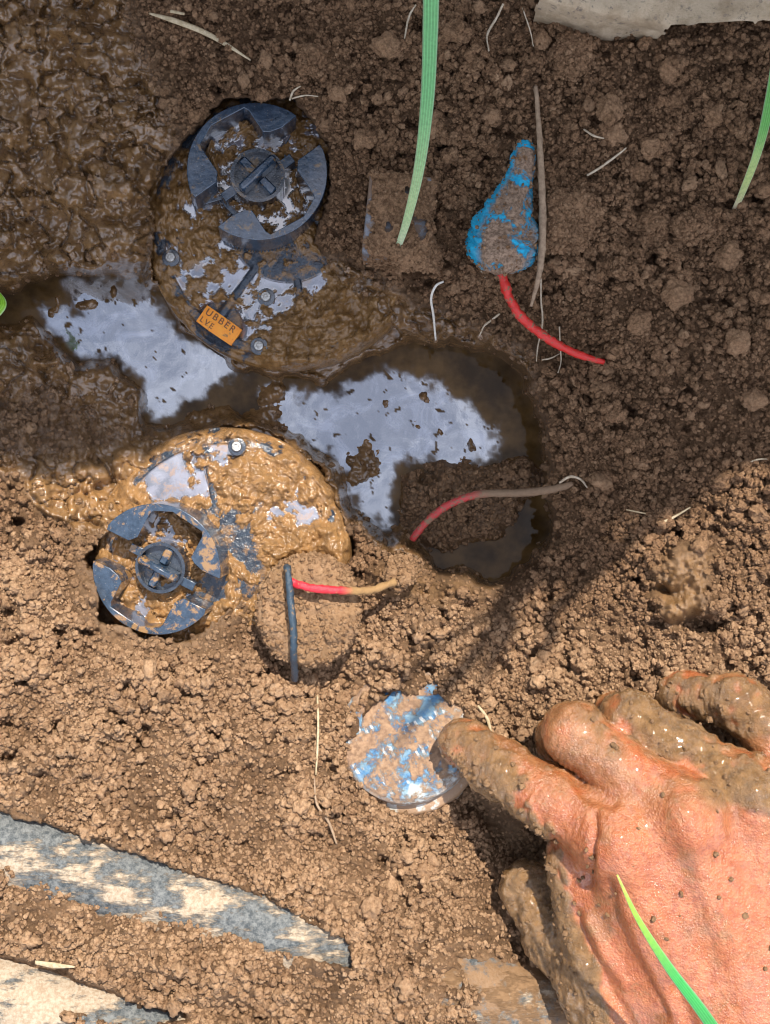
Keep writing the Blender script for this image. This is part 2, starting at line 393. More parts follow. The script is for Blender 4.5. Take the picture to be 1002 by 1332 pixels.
fit_open = [(456, 968), (462, 935), (486, 912), (520, 896), (562, 898), (604, 925), (622, 960), (604, 1032), (572, 1046), (545, 1060), (512, 1054), (490, 1030), (466, 1005)]
LIM = lay(LIM, fit_open, -26, 6)
LIM = lay(LIM, [(345, 748), (400, 732), (455, 748), (453, 822), (430, 850), (372, 854), (344, 818)], -17, 8)
LIM = lay(LIM, [(476, 240), (556, 240), (556, 335), (476, 335)], -9, 8)

WET = np.full(BASE.shape, 0.08)
for pl, w, s in [([(-300, -300), (120, -300), (180, 40), (230, 150), (200, 360), (60, 380), (-300, 420)], 0.92, 40),
                 ([(-200, 400), (200, 340), (330, 330), (450, 330), (560, 400), (700, 450), (720, 700), (640, 770), (500, 720), (300, 560), (180, 620), (-200, 630)], 0.85, 22),
                 ([(20, 610), (150, 580), (260, 600), (300, 640), (180, 700), (100, 700), (40, 650)], 0.9, 18),
                 ([(845, 735), (890, 705), (930, 720), (925, 800), (880, 820), (850, 790)], 0.6, 14),
                 (mound, 0.5, 10), (hollow, 0.95, 10), ([(-200, 520), (60, 500), (170, 560), (120, 600), (-200, 600)], 0.6, 25),
                 ([(90, 690), (300, 690), (330, 800), (260, 850), (140, 840), (90, 760)], 0.55, 22),
                 ([(600, 1230), (760, 1270), (800, 1400), (650, 1400)], 0.4, 25), ([(620, 1030), (740, 1100), (760, 1260), (690, 1200)], 0.4, 25)]:
    WET = lay(WET, pl, w, s)
OCH = np.zeros(BASE.shape)
for pl, w, s in [([(20, 620), (90, 590), (170, 590), (250, 560), (330, 620), (250, 660), (160, 680), (110, 690), (60, 660)], 0.95, 20), ([(850, 735), (890, 708), (925, 722), (915, 790), (880, 815), (850, 780)], 0.75, 14),
                 ([(-60, 20), (60, 10), (150, 150), (190, 330), (110, 330), (20, 120)], 0.25, 40), ([(500, 735), (640, 765), (560, 790), (470, 770)], 0.5, 15)]:
    OCH = lay(OCH, pl, w, s)
TONE = np.zeros(BASE.shape)               # sunlit paleness of the lower bank painted into the soil colour
for pl, w, s in [([(-300, 690), (120, 720), (330, 830), (520, 770), (700, 800), (860, 820), (1300, 700), (1300, 1700), (-300, 1700)], 0.85, 45), ([(690, 260), (790, 240), (800, 330), (740, 400), (690, 340)], 0.3, 30)]:
    TONE = lay(TONE, pl, w, s)
CRMB = np.clip(1.15 - WET * 1.15, 0.1, 1.0); CRMB = np.maximum(CRMB, poly_mask(mound, 8) * 0.9)
CRMB = np.clip(CRMB - 0.6 * OCH, 0.12, 1)
for pl_, w_ in (([(-300, 1000), (60, 1010), (330, 1120), (470, 1200), (640, 1210), (660, 1300), (-300, 1300)], 0.72), ([(640, 470), (760, 480), (800, 640), (730, 760), (700, 600)], 0.55), ([(880, 380), (1010, 400), (1010, 560), (900, 600)], 0.6)):
    CRMB = CRMB * (1 - poly_mask(pl_, 45) * (1 - w_))
def samp(A, u, v):
    x = np.clip((u - LU0) / LST, 0, A.shape[1] - 1.001); y = np.clip((v - LV0) / LST, 0, A.shape[0] - 1.001)
    i = x.astype(int); j = y.astype(int); fx = x - i; fy = y - j
    return (A[j, i] * (1 - fx) + A[j, i + 1] * fx) * (1 - fy) + (A[j + 1, i] * (1 - fx) + A[j + 1, i + 1] * fx) * fy
def ground(u, v, full=False):
    n1 = fbm(u / 48, v / 48, 3, 3); n2 = fbm(u / 48 + 31, v / 48 - 17, 8, 3)
    wu = u + 9 * n1; wv = v + 9 * n2
    h = samp(BASE, wu, wv); cr = samp(CRMB, wu, wv); wet = samp(WET, wu, wv)
    q1 = perlin(u / 7, v / 7, 14); q2 = perlin(u / 7 + 5, v / 7 - 9, 15)
    d0, c0 = worley(u / 40 + 0.3 * n1 + 0.05 * q1, v / 40 + 0.3 * n2 + 0.05 * q2, 21)
    d1, c1 = worley(u / 13 + 0.2 * n2 + 0.16 * q1, v / 13 + 0.2 * n1 + 0.16 * q2, 31)
    d2, c2 = worley(u / 6.4 + 0.12 * q2, v / 6.4 + 0.12 * q1, 41)
    dh, ch = worley(u / 30 + 0.35 * n2 + 0.1 * q2, v / 24 + 0.35 * n1 + 0.1 * q1, 47)
    big = np.sqrt(np.clip(0.40 * c0 - d0 ** 2, 0, 1)) * 40 * PX * 1000 * 0.55
    mid = np.sqrt(np.clip(0.12 + 0.26 * c1 - d1 ** 2, 0, 1)) * 13 * PX * 1000 * 1.0
    sml = np.sqrt(np.clip(0.16 + 0.2 * c2 - d2 ** 2, 0, 1)) * 6.4 * PX * 1000 * 1.1
    chunk = sst(-0.35, 0.45, fbm(u / 95, v / 95, 83, 3))
    hole = np.clip(0.16 * (ch > 0.6) * ch - dh ** 2, 0, 1) * 55
    crumb = big * (c0 > 0.5) * chunk + mid * (c1 > 0.2) * (0.5 + 0.5 * chunk) + sml * (0.7 + 0.3 * chunk) + 0.5 * fbm(u / 5, v / 5, 86, 2)
    f = fbm(u / 70, v / 70, 51, 5, 0.55)
    rg = 0.5 - np.abs(fbm(u / 34, v / 34, 61, 4))
    lump = 3.6 * f + 3.4 * rg + 0.7 * fbm(u / 9, v / 9, 66, 3) + 0.35 * sml
    n3 = fbm(u / 30, v / 30, 171, 2)
    dm, cm = worley(u / 52 + 0.5 * n1 + 0.12 * n3, v / 40 + 0.5 * n2 - 0.12 * n3, 71); dn, cn_ = worley(u / 21 + 0.3 * n3, v / 19 + 0.3 * n1, 72)
    bank = sst(-34, -22, h) * sst(0.5, 0.8, wet)
    lump = lump * (1 - 0.35 * bank) + bank * (6.0 * fbm(u / 85 + 3, v / 66, 75, 3) + np.sqrt(np.clip(0.55 * cm - dm ** 2, 0, 1)) * 8.0 + np.sqrt(np.clip(0.4 * cn_ - dn ** 2, 0, 1)) * 2.6 * (cn_ > 0.5)
        - 6.0 * np.clip(0.6 - np.abs(fbm(u / 62, v / 50 + 8, 79, 3)) * 6, 0, 1) - 2)
    h = h + crumb * cr * 0.95 - 2.4 * cr - hole * cr * cr * (0.5 + 0.7 * chunk) + 1.8 * (0.4 - np.abs(fbm(u / 20, v / 20, 88, 3))) * cr + lump * (1.15 - 0.45 * cr)
    wl = np.where(v > 1068, 3.0, np.where((v > 875) & (u > 430) & (u < 640), 10.0, 9.0)); lim = samp(LIM, u + wl * n1 + 3 * q1, v + wl * n2 + 3 * q2)
    h = np.where(h > lim, lim + 0.15 * crumb, h)
    far = np.maximum(np.maximum(-150 - u, u - 1150), np.maximum(-130 - v, v - 1480)); fade = sst(900, 150, far)
    h = np.where(far > 0, (h - samp(BASE, u, v)) * fade + samp(BASE, u, v), h)
    if not full: return h
    return h, wet, samp(OCH, wu, wv), np.clip(samp(TONE, wu, wv) * (0.8 + 0.5 * f), 0, 1), cr
def axis_coords(a, b, st, lim):
    mid = np.arange(a, b, st); g = []; s = st * 1.6; x = 0
    while x < lim: x += s; s *= 1.055 if x < 1400 else 1.35; g.append(x)
    g = np.array(g)
    return np.concatenate([(a - g)[::-1], mid, mid[-1] + g])
gu = axis_coords(-150, 1150, 1.9, 90000); gv = axis_coords(-130, 1480, 1.9, 90000)
GU, GV = np.meshgrid(gu, gv)
gh, gw, go, gt, gc = ground(GU, GV, True)
V = PN(GU, GV, gh / 1000).reshape(-1, 3)
soil = link('soil_ground', mesh_np('soil_ground', V, grid_faces(len(gu), len(gv)), M_GROUND, True, {'wet': gw, 'ochre': go, 'tone': gt * np.clip(0.30 + 0.35 * fbm(GU / 60, GV / 60, 300, 3), 0.1, 0.7)}))  # tone cut on the ground keeps the painted gap shade dark
tag(soil, 'brown crumbly soil with a muddy pit dug into it', kind='structure')
def gz(u, v):                       # ground height in metres at one pixel
    return float(ground(np.array([float(u)]), np.array([float(v)]))[0]) / 1000
def gzs(u, v, r=6):                 # highest ground near a pixel
    a = np.linspace(0, 2 * math.pi, 12, endpoint=False)
    return float(ground(u + r * np.cos(a), v + r * np.sin(a)).max()) / 1000

# ------------------------------------------------------------------ soil crumbs, uncountable
def crumb_nodes(name):
    ng = bpy.data.node_groups.new(name, 'GeometryNodeTree')
    ng.interface.new_socket('Geometry', in_out='INPUT', socket_type='NodeSocketGeometry')
    ng.interface.new_socket('Geometry', in_out='OUTPUT', socket_type='NodeSocketGeometry')
    nn = ng.nodes; L = ng.links.new
    gi = nn.new('NodeGroupInput'); go_ = nn.new('NodeGroupOutput'); iop = nn.new('GeometryNodeInstanceOnPoints')
    join = nn.new('GeometryNodeGeometryToInstance')
    for k in range(4):
        ico = nn.new('GeometryNodeMeshIcoSphere'); ico.inputs['Radius'].default_value = 1.0; ico.inputs['Subdivisions'].default_value = 3
        sp = nn.new('GeometryNodeSetPosition'); no = nn.new('ShaderNodeTexNoise'); no.noise_dimensions = '4D'
        no.inputs['W'].default_value = k * 3.7; no.inputs['Scale'].default_value = 1.35; no.inputs['Detail'].default_value = 5; no.inputs['Roughness'].default_value = 0.8
        sub = nn.new('ShaderNodeVectorMath'); sub.operation = 'SUBTRACT'; sub.inputs[1].default_value = (0.5, 0.5, 0.5)
        sc = nn.new('ShaderNodeVectorMath'); sc.operation = 'SCALE'; sc.inputs['Scale'].default_value = 2.7
        L(no.outputs['Color'], sub.inputs[0]); L(sub.outputs[0], sc.inputs[0]); L(sc.outputs[0], sp.inputs['Offset'])
        L(ico.outputs['Mesh'], sp.inputs['Geometry'])
        ss = nn.new('GeometryNodeSetShadeSmooth'); L(sp.outputs[0], ss.inputs[0])
        sm = nn.new('GeometryNodeSetMaterial'); sm.inputs['Material'].default_value = M_CRUMB; L(ss.outputs[0], sm.inputs[0]); L(sm.outputs[0], join.inputs[0])
    L(gi.outputs[0], iop.inputs['Points']); L(join.outputs[0], iop.inputs['Instance']); iop.inputs['Pick Instance'].default_value = True
    def na(attr, dt):
        a = nn.new('GeometryNodeInputNamedAttribute'); a.data_type = dt; a.inputs[0].default_value = attr
        return [o for o in a.outputs if o.enabled and o.name == 'Attribute'][0]
    e2r = nn.new('FunctionNodeEulerToRotation'); L(na('rot', 'FLOAT_VECTOR'), e2r.inputs[0]); L(e2r.outputs[0], iop.inputs['Rotation'])
    L(na('scl', 'FLOAT_VECTOR'), iop.inputs['Scale']); L(na('pick', 'INT'), iop.inputs['Instance Index'])
    L(iop.outputs[0], go_.inputs[0])
    return ng
NGC = crumb_nodes('crumbs')
def scatter(name, label, pos, size, wet, och, tone, parent=None, root=None):
    me = bpy.data.meshes.new(name); n = len(pos)
    me.vertices.add(n); me.vertices.foreach_set('co', np.asarray(pos, np.float32).ravel())
    scl = size[:, None] * rng.uniform(0.6, 1.3, (n, 3))
    for an, a in (('rot', rng.uniform(0, 6.28, (n, 3))), ('scl', scl)):
        me.attributes.new(an, 'FLOAT_VECTOR', 'POINT').data.foreach_set('vector', np.asarray(a, np.float32).ravel())
    for an, a in (('wet', wet), ('ochre', och), ('tone', tone)):
        me.attributes.new(an, 'FLOAT', 'POINT').data.foreach_set('value', np.asarray(a, np.float32))
    me.attributes.new('pick', 'INT', 'POINT').data.foreach_set('value', rng.integers(0, 4, n).astype(np.int32))
    me.materials.append(M_CRUMB)
    o = link(name, me, parent)
    md = o.modifiers.new('crumbs', 'NODES'); md.node_group = NGC
    return tag(o, label, None, None, 'stuff')
def scatter_ground(name, label, n, lo, hi, power, keep):
    u = rng.uniform(-180, 1180, n); v = rng.uniform(-160, 1500, n)
    m_ = n // 5; u = np.append(u, rng.normal(501, 620, m_)); v = np.append(v, rng.normal(666, 700, m_)); n = n + m_
    h, w, o, t, c = ground(u, v, True)
    k = (rng.random(n) < keep(u, v, w, c, h)) & (samp(LIM, u, v) > 30)
    u, v, h, w, o, t = u[k], v[k], h[k], w[k], o[k], t[k]
    ck = sst(-0.35, 0.45, fbm(u / 95, v / 95, 83, 3))
    s = lo + (hi * (0.62 + 0.38 * ck) - lo) * rng.random(len(u)) ** power
    s = np.where(rng.random(len(u)) < 0.012 * ck, s + rng.uniform(3, 8, len(u)), s)
    z = h / 1000 + 0.25 * s * PX
    t = np.clip(t + rng.normal(0.04, 0.24, len(t)), 0, 1)
    return scatter(name, label, PN(u, v, z), s * PX, np.clip(w * rng.uniform(0.4, 1, len(w)), 0, 1), o * 0.7, t)
scatter_ground('soil_crumbs', 'loose crumbs of soil covering the banks', 210000, 1.2, 5.8, 2.3,
               lambda u, v, w, c, h: np.clip(c * 1.2 - 0.15, 0.06, 1) * (h > WATER - 2) * (0.45 + 0.55 * (fbm(u / 120, v / 120, 77, 3) > -0.15)))

# ------------------------------------------------------------------ puddle
g = G('puddle_water')
film_sheen = g.attr('film_sheen')
wc = g.mix(g.ramp(g.noise(45, 5, 0.6), 0.35, 0.65), (0.04, 0.021, 0.006), (0.13, 0.073, 0.026))
fc = g.mix(g.ramp(g.noise(60, 6, 0.68, dist=0.9), 0.45, 0.68), (0.09, 0.08, 0.075), (0.3, 0.3, 0.33))  # sky reflection painted in as paler patches, strengthened by raised IOR
g.set('Base Color', g.mix(film_sheen, wc, fc)); g.set('Roughness', g.ramp(g.noise(90, 4), 0.4, 0.7, 0.015, 0.08))
g.set('IOR', g.ramp(film_sheen, 0.0, 1.0, 1.33, 2.6)); g.set('Specular IOR Level', g.ramp(film_sheen, 0, 1, 0.3, 0.9))
g.bump(g.math('ADD', g.noise(60, 2), g.math('MULTIPLY', g.noise(260, 3), 0.12)), 0.10, 0.002)
M_WATER = g.m
sheen_polys = [[(80, 362), (190, 360), (232, 428), (315, 478), (306, 500), (240, 520), (192, 556), (184, 505), (152, 466), (110, 470), (60, 425), (48, 400), (95, 400)],
              [(462, 500), (515, 478), (560, 492), (618, 530), (650, 575), (640, 600), (605, 615), (560, 598), (520, 606), (505, 690), (470, 672), (440, 610), (372, 566), (345, 520), (400, 508)],
              [(345, 490), (380, 505), (400, 530), (360, 545), (340, 525)]]
wu_, wv_ = np.meshgrid(np.arange(-90, 740, 2.5), np.arange(335, 775, 2.5))
fm = np.full(wu_.shape, 99.0)
nn1 = fbm(wu_ / 30, wv_ / 30, 90, 4, 0.6) * 13; nn2 = fbm(wu_ / 30 + 9, wv_ / 30, 95, 4, 0.6) * 13
for pl in sheen_polys: fm = np.minimum(fm, psdf(wu_ + nn1, wv_ + nn2, pl))
hole = fbm(wu_ / 16, wv_ / 16, 99, 4, 0.6)
sheen_a = sst(8, -14, fm) * sst(0.85, 0.72, hole)
V = PN(wu_, wv_, np.full(wu_.shape, WATER / 1000)).reshape(-1, 3)
water = link('puddle_water', mesh_np('puddle_water', V, grid_faces(wu_.shape[1], wu_.shape[0]), M_WATER, True, {'film_sheen': sheen_a}))
tag(water, 'muddy puddle with pale sky sheen painted on its surface', kind='structure')

# ================================================================== VALVES
def valve_body(root, cu, cv, rpx, ztop, mat, seed, mudfn, ribs, dome=0.0):
    """round bonnet: polar height patch with mud and standing water, rim rounded over, skirt below"""
    na, nr = 420, 120
    a = np.linspace(0, 2 * math.pi, na, endpoint=False); r = np.linspace(0.0, 1, nr) ** 0.8 * rpx
    R, A = np.meshgrid(r, a, indexing='ij')
    U = cu + R * np.cos(A); Vv = cv - R * np.sin(A)
    rim = -5.0 * np.clip((R / rpx - 0.93) / 0.07, 0, 1) ** 2
    pl = ribs(R / rpx, A) + rim
    mud, lvl = mudfn(U, Vv, R / rpx, A)
    mud = mud + rim
    h = np.maximum(pl, mud)
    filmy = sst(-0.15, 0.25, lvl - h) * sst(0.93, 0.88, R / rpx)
    ismud = sst(-0.2, 0.25, mud - pl)
    h = np.maximum(h, lvl)
    h = h + dome * (1 - (R / rpx) ** 2)
    V = PN(U, Vv, (ztop + h) / 1000).reshape(-1, 3)
    # skirt
    ca = np.cos(a); sa = np.sin(a); last = V[-na:]
    c0 = np.array(P(cu, cv, ztop / 1000)); rr = rpx * PX * (1 - ztop / 1000 / ZC)
    ex = [V]; f2 = [filmy.ravel()]; m2 = [ismud.ravel()]
    for dz, k in ((-7, 1.012), (-11, 1.01), (-12, 0.97), (-30, 0.95)):
        ex.append(np.stack([c0[0] + rr * k * ca, c0[1] + rr * k * sa, np.full(na, (ztop + dz) / 1000)], -1)); f2.append(np.zeros(na)); m2.append(np.ones(na))
    V = np.vstack(ex)
    F = grid_faces(na, nr + 4, True)[:, ::-1]
    return part('body', V, F, mat, root, attrs={'film_sheen': np.concatenate(f2), 'mud': np.concatenate(m2)})

CPOLY = np.array([(263, 123), (173, 53), (170, 8), (238, -92), (243, -112), (198, -192), (58, -274), (38, -262), (-22, -172), (-52, -172), (-102, -192), (-167, -247)]) / 300.0
def c_piece(sgn):
    inner = CPOLY * sgn
    a0 = math.atan2(inner[-1][1], inner[-1][0]); a1 = math.atan2(inner[0][1], inner[0][0])
    while a1 < a0: a1 += 2 * math.pi
    arc = [(math.cos(t), math.sin(t)) for t in np.linspace(a0, a1, 34)[1:-1]]
    return [tuple(p) for p in inner] + arc
def extrude_poly(bm, pts, z0, z1):
    lo = [bm.verts.new((x, y, z0)) for x, y in pts]; hi = [bm.verts.new((x, y, z1)) for x, y in pts]
    bm.faces.new(hi); bm.faces.new(lo[::-1])
    n = len(pts)
    for i in range(n): bm.faces.new((lo[i], lo[(i + 1) % n], hi[(i + 1) % n], hi[i]))
def finish(bm, M, root, name, mat, parent, bev=0.0006, smooth_angle=40):
    bmesh.ops.recalc_face_normals(bm, faces=bm.faces)
    if bev:
        es = [e for e in bm.edges if len(e.link_faces) == 2 and e.calc_face_angle(0) > math.radians(28)]
        bmesh.ops.bevel(bm, geom=es, offset=bev, segments=2, affect='EDGES', profile=0.6, clamp_overlap=True)
    bmesh.ops.transform(bm, matrix=Matrix.Translation(-Vector(root.location)) @ M, verts=bm.verts)
    me = bpy.data.meshes.new(name); bm.to_mesh(me); bm.free()
    me.polygons.foreach_set('use_smooth', np.full(len(me.polygons), True))
    try: me.set_sharp_from_angle(angle=math.radians(smooth_angle))
    except Exception: pass
    me.materials.append(mat)
    return link(name, me, parent)
def circle(r, n=48, a0=0): return [(r * math.cos(a0 + i * 2 * math.pi / n), r * math.sin(a0 + i * 2 * math.pi / n)) for i in range(n)]
def bar(bm, x0, y0, x1, y1, w, z0, z1, taper=1.0):
    d = Vector((x1 - x0, y1 - y0)); n = Vector((-d.y, d.x)).normalized() * w / 2
    extrude_poly(bm, [(x0 + n.x, y0 + n.y), (x0 - n.x, y0 - n.y), (x1 - n.x, y1 - n.y), (x1 + n.x, y1 + n.y)][::-1], z0, z1)
def make_cap(root, cu, cv, ztop, rpx, rot, tilt, mat, body_m, seed, bar_dir, mudbias):
    R = rpx * PX * (1 - ztop / 1000 / ZC); Hc = 0.021
    top = P(cu, cv, ztop / 1000)
    tl = Matrix.Rotation(tilt[0], 4, 'X') @ Matrix.Rotation(tilt[1], 4, 'Y')
    M = Matrix.Translation(top) @ tl @ Matrix.Translation((0, 0, -Hc)) @ Matrix.Rotation(rot, 4, 'Z')
    M = M @ Matrix.Diagonal((R, R, 1, 1))
    bm = bmesh.new()
    basep = []
    for k in range(144):
        an = k * 2 * math.pi / 144; ga = min(abs(math.atan2(math.sin(an - q), math.cos(an - q))) for q in (0.705, 0.705 + math.pi))
        basep.append(((0.985 if ga > 0.27 else 0.6) * math.cos(an), (0.985 if ga > 0.27 else 0.6) * math.sin(an)))
    extrude_poly(bm, basep, -0.012, 0.006)
    for s in (1, -1): extrude_poly(bm, c_piece(s), 0.0055, Hc)
    for k in range(0, 120):                      # fine grip ribs on the skirt
        an = k * 2 * math.pi / 120
        if min(abs(math.atan2(math.sin(an - q), math.cos(an - q))) for q in (0.705, 0.705 + math.pi)) < 0.3: continue
        bar(bm, 0.975 * math.cos(an), 0.975 * math.sin(an), 1.01 * math.cos(an), 1.01 * math.sin(an), 0.02, -0.011, 0.0045)
    # the webs between hub and wells
    bar(bm, 0.3, 0.16, 0.5, 0.31, 0.14, 0.0055, 0.0135); bar(bm, -0.3, -0.16, -0.5, -0.31, 0.14, 0.0055, 0.0135)
    cap = finish(bm, M, root, 'cap', mat, root, bev=0.0)
    bv = cap.modifiers.new('soft_edges', 'BEVEL'); bv.width = 0.0007; bv.segments = 2; bv.limit_method = 'ANGLE'; bv.angle_limit = math.radians(40)
    bm = bmesh.new()                             # hub: walled cup with a floor
    o = circle(0.395, 48); i = circle(0.345, 48)
    lo = [bm.verts.new((x, y, 0.0055)) for x, y in o]; ho = [bm.verts.new((x, y, 0.016)) for x, y in o]
    hi_ = [bm.verts.new((x, y, 0.016)) for x, y in i]; fl = [bm.verts.new((x, y, 0.0125)) for x, y in i]
    for k in range(48):
        j = (k + 1) % 48
        bm.faces.new((lo[k], lo[j], ho[j], ho[k])); bm.faces.new((ho[k], ho[j], hi_[j], hi_[k])); bm.faces.new((hi_[k], hi_[j], fl[j], fl[k]))
    bm.faces.new(fl)
    hub = finish(bm, M, root, 'hub', M_DARKP, cap, 0.0)
    ca, sa = math.cos(bar_dir), math.sin(bar_dir)
    bm = bmesh.new(); bar(bm, -0.34 * ca, -0.34 * sa, 0.34 * ca, 0.34 * sa, 0.12, 0.012, 0.0205)
    finish(bm, M, root, 'handle_bar', mat, cap, 0.0).modifiers.new('b', 'BEVEL').width = 0.0009
    bm = bmesh.new()
    for s in (1, -1): bar(bm, -0.07 * sa * s, 0.07 * ca * s, -0.33 * sa * s, 0.33 * ca * s, 0.13, 0.012, 0.0165)
    finish(bm, M, root, 'cross_bar', mat, cap, 0.0).modifiers.new('b', 'BEVEL').width = 0.0006
    # mud and water standing in the wells
    na, nr = 160, 60
    a = np.linspace(0, 2 * math.pi, na, endpoint=False); r = np.linspace(0.36, 0.97, nr)
    RR, A = np.meshgrid(r, a, indexing='ij'); X = RR * np.cos(A); Y = RR * np.sin(A)
    f = fbm(X * 4 + seed, Y * 4, seed, 4, 0.6)
    mud = 7.4 + 4.6 * (f + mudbias) + 1.6 * fbm(X * 14, Y * 14, seed + 3, 3)
    ang_notch = np.minimum(np.abs(np.angle(np.exp(1j * (A - 0.68)))), np.abs(np.angle(np.exp(1j * (A - 0.68 - math.pi)))))
    drop = 13 * sst(0.34, 0.24, ang_notch) * sst(0.52, 0.62, RR); mud = mud - drop
    lvl = 7.6 - drop; h = np.maximum(mud, lvl); filmy = sst(-0.1, 0.3, lvl - mud)
    L = np.stack([X * R, Y * R, h / 1000, np.ones_like(X)], -1).reshape(-1, 4)
    M2 = np.array(Matrix.Translation(top) @ tl @ Matrix.Translation((0, 0, -Hc)) @ Matrix.Rotation(rot, 4, 'Z'))
    W = (L @ M2.T)[:, :3]
    part('muddy_water', W, grid_faces(na, nr, True)[:, ::-1], body_m, root, cap, attrs={'film_sheen': filmy, 'mud': np.ones(filmy.size)})
    return cap
def screw(root, u, v, z, r=0.0021):
    bm = bmesh.new(); prof = [(1.0, -0.003), (1.0, 0.0004), (0.86, 0.0011), (0.5, 0.0012), (0.42, 0.0005), (0.0, 0.0005)]
    rings = []
    for q, zz in prof[:-1]: rings.append([bm.verts.new((q * r * math.cos(k * math.pi / 9), q * r * math.sin(k * math.pi / 9), zz)) for k in range(18)])
    for a, b in zip(rings, rings[1:]):
        for k in range(18): bm.faces.new((a[k], a[(k + 1) % 18], b[(k + 1) % 18], b[k]))
    bm.faces.new(rings[-1])
    s = finish(bm, Matrix.Translation(P(u, v, z)), root, 'screw', M_SCREW, root, 0.0)
    bm = bmesh.new()                             # washer-like boss the screw sits in
    extrude_poly(bm, circle(r * 1.75, 24), -0.004, -0.0002)
    finish(bm, Matrix.Translation(P(u, v, z)), root, 'boss', M_DARKP, root, 0.0005)
    return s

# ---- the valve in the shade, brown mud
Z1 = -24.0
v1 = empty('irrigation_valve', P(375, 290, -0.05))
tag(v1, 'irrigation valve smeared with brown mud, carrying an orange tag beside the puddle', 'valve', 'notched black valves in the pit')
def ribs1(r, A):
    h = np.full(r.shape, -1.2)
    h = np.maximum(h, -1.2 + 2.0 * sst(0.05, 0.02, np.abs(r - 0.9))); h = np.maximum(h, -1.2 + 2.6 * sst(0.46, 0.36, r))
    h = np.maximum(h, -1.2 + 2.4 * sst(0.055, 0.02, np.abs(np.mod(A * 8 / (2 * math.pi) + 0.3, 1) - 0.5) * r) * sst(0.95, 0.8, r))
    return h
def mud1(U, Vv, r, A):
    f = fbm(U / 42, Vv / 42, 120, 5, 0.55); w1 = fbm(U / 15, Vv / 15, 141, 3); w2 = fbm(U / 15 + 7, Vv / 15, 144, 3); d, c = worley(U / 21 + 0.35 * w1, Vv / 21 + 0.35 * w2, 130); d2, c2 = worley(U / 8 + 0.3 * w2, Vv / 8 + 0.3 * w1, 133)
    lumps = np.sqrt(np.clip(0.33 * c - d ** 2, 0, 1)) * 5.5 + np.sqrt(np.clip(0.3 - d2 ** 2, 0, 1)) * 1.5
    heavy = sst(30, -30, psdf(U, Vv, [(345, 418), (400, 395), (470, 360), (600, 300), (600, 600), (330, 500), (345, 460)]))
    clean = sst(18, -14, psdf(U, Vv, [(255, 390), (300, 370), (320, 330), (400, 330), (420, 375), (360, 400), (345, 430), (325, 470), (250, 425)]))
    m = 0.15 + 2.4 * f + lumps * (0.8 + 0.5 * heavy) + 2.2 * heavy - (0.6 + 3.2 * sst(-0.15, 0.2, fbm(U / 20, Vv / 20, 151, 4, 0.6))) * clean + 0.9 * w1
    tagc = sst(40, 18, np.hypot(U - 285, Vv - 423))
    m = m - 6 * tagc
    lvl = 0.15 + 0.0 * r - 2.5 * sst(0.86, 0.95, r) - 3 * tagc
    return m, lvl
valve_body(v1, 375, 290, 188, Z1, M_BODY1, 3, mud1, ribs1, 1.5)
make_cap(v1, 335, 222, -5, 91, 0.0, (math.radians(-3), math.radians(5)), M_CAP, M_BODY1, 5, math.radians(45), 0.05)
for (a, b, q) in ((222, 335, 3.0), (337, 450, 3.4), (346, 386, 2.2)):
    screw(v1, a, b, (Z1 + q) / 1000)
# orange tag, lying on the bonnet, with the letters that show
def tag_mesh():
    ang = math.radians(-35); c, s = math.cos(ang), math.sin(ang)
    ctr = P(285, 423, (Z1 + 1.9) / 1000)
    M = Matrix.Translation(ctr) @ Matrix.Rotation(ang, 4, 'Z')
    bm = bmesh.new(); w, h = 0.0087, 0.0040
    pts = [(-w, -h), (-w * 0.3, -h * 1.06), (w * 0.4, -h * 1.04), (w, -h), (w * 1.02, 0), (w, h * 0.98), (0, h * 1.02), (-w, h)]
    extrude_poly(bm, pts, -0.0022, 0.0)
    t = finish(bm, M, v1, 'orange_label', M_ORANGE, v1, 0.0002)
    for txt, x, y, sz in (('UBBER', -0.0076, 0.0006, 0.0040), ('LVE', -0.0078, -0.0031, 0.0033)):
        cu = bpy.data.curves.new('lettering', 'FONT'); cu.body = txt; cu.size = sz; cu.space_character = 1.32; cu.extrude = 0.00006
        to = bpy.data.objects.new('tmp_text', cu); col.objects.link(to)
        dg = bpy.context.evaluated_depsgraph_get(); me = bpy.data.meshes.new_from_object(to.evaluated_get(dg))
        bpy.data.objects.remove(to); me.name = 'lettering'
        me.transform(Matrix.Translation(-Vector(v1.location)) @ M @ Matrix.Translation((x, y, 0.0001)))
        me.materials.clear(); me.materials.append(M_INK)
        link('lettering', me, t)
tag_mesh()

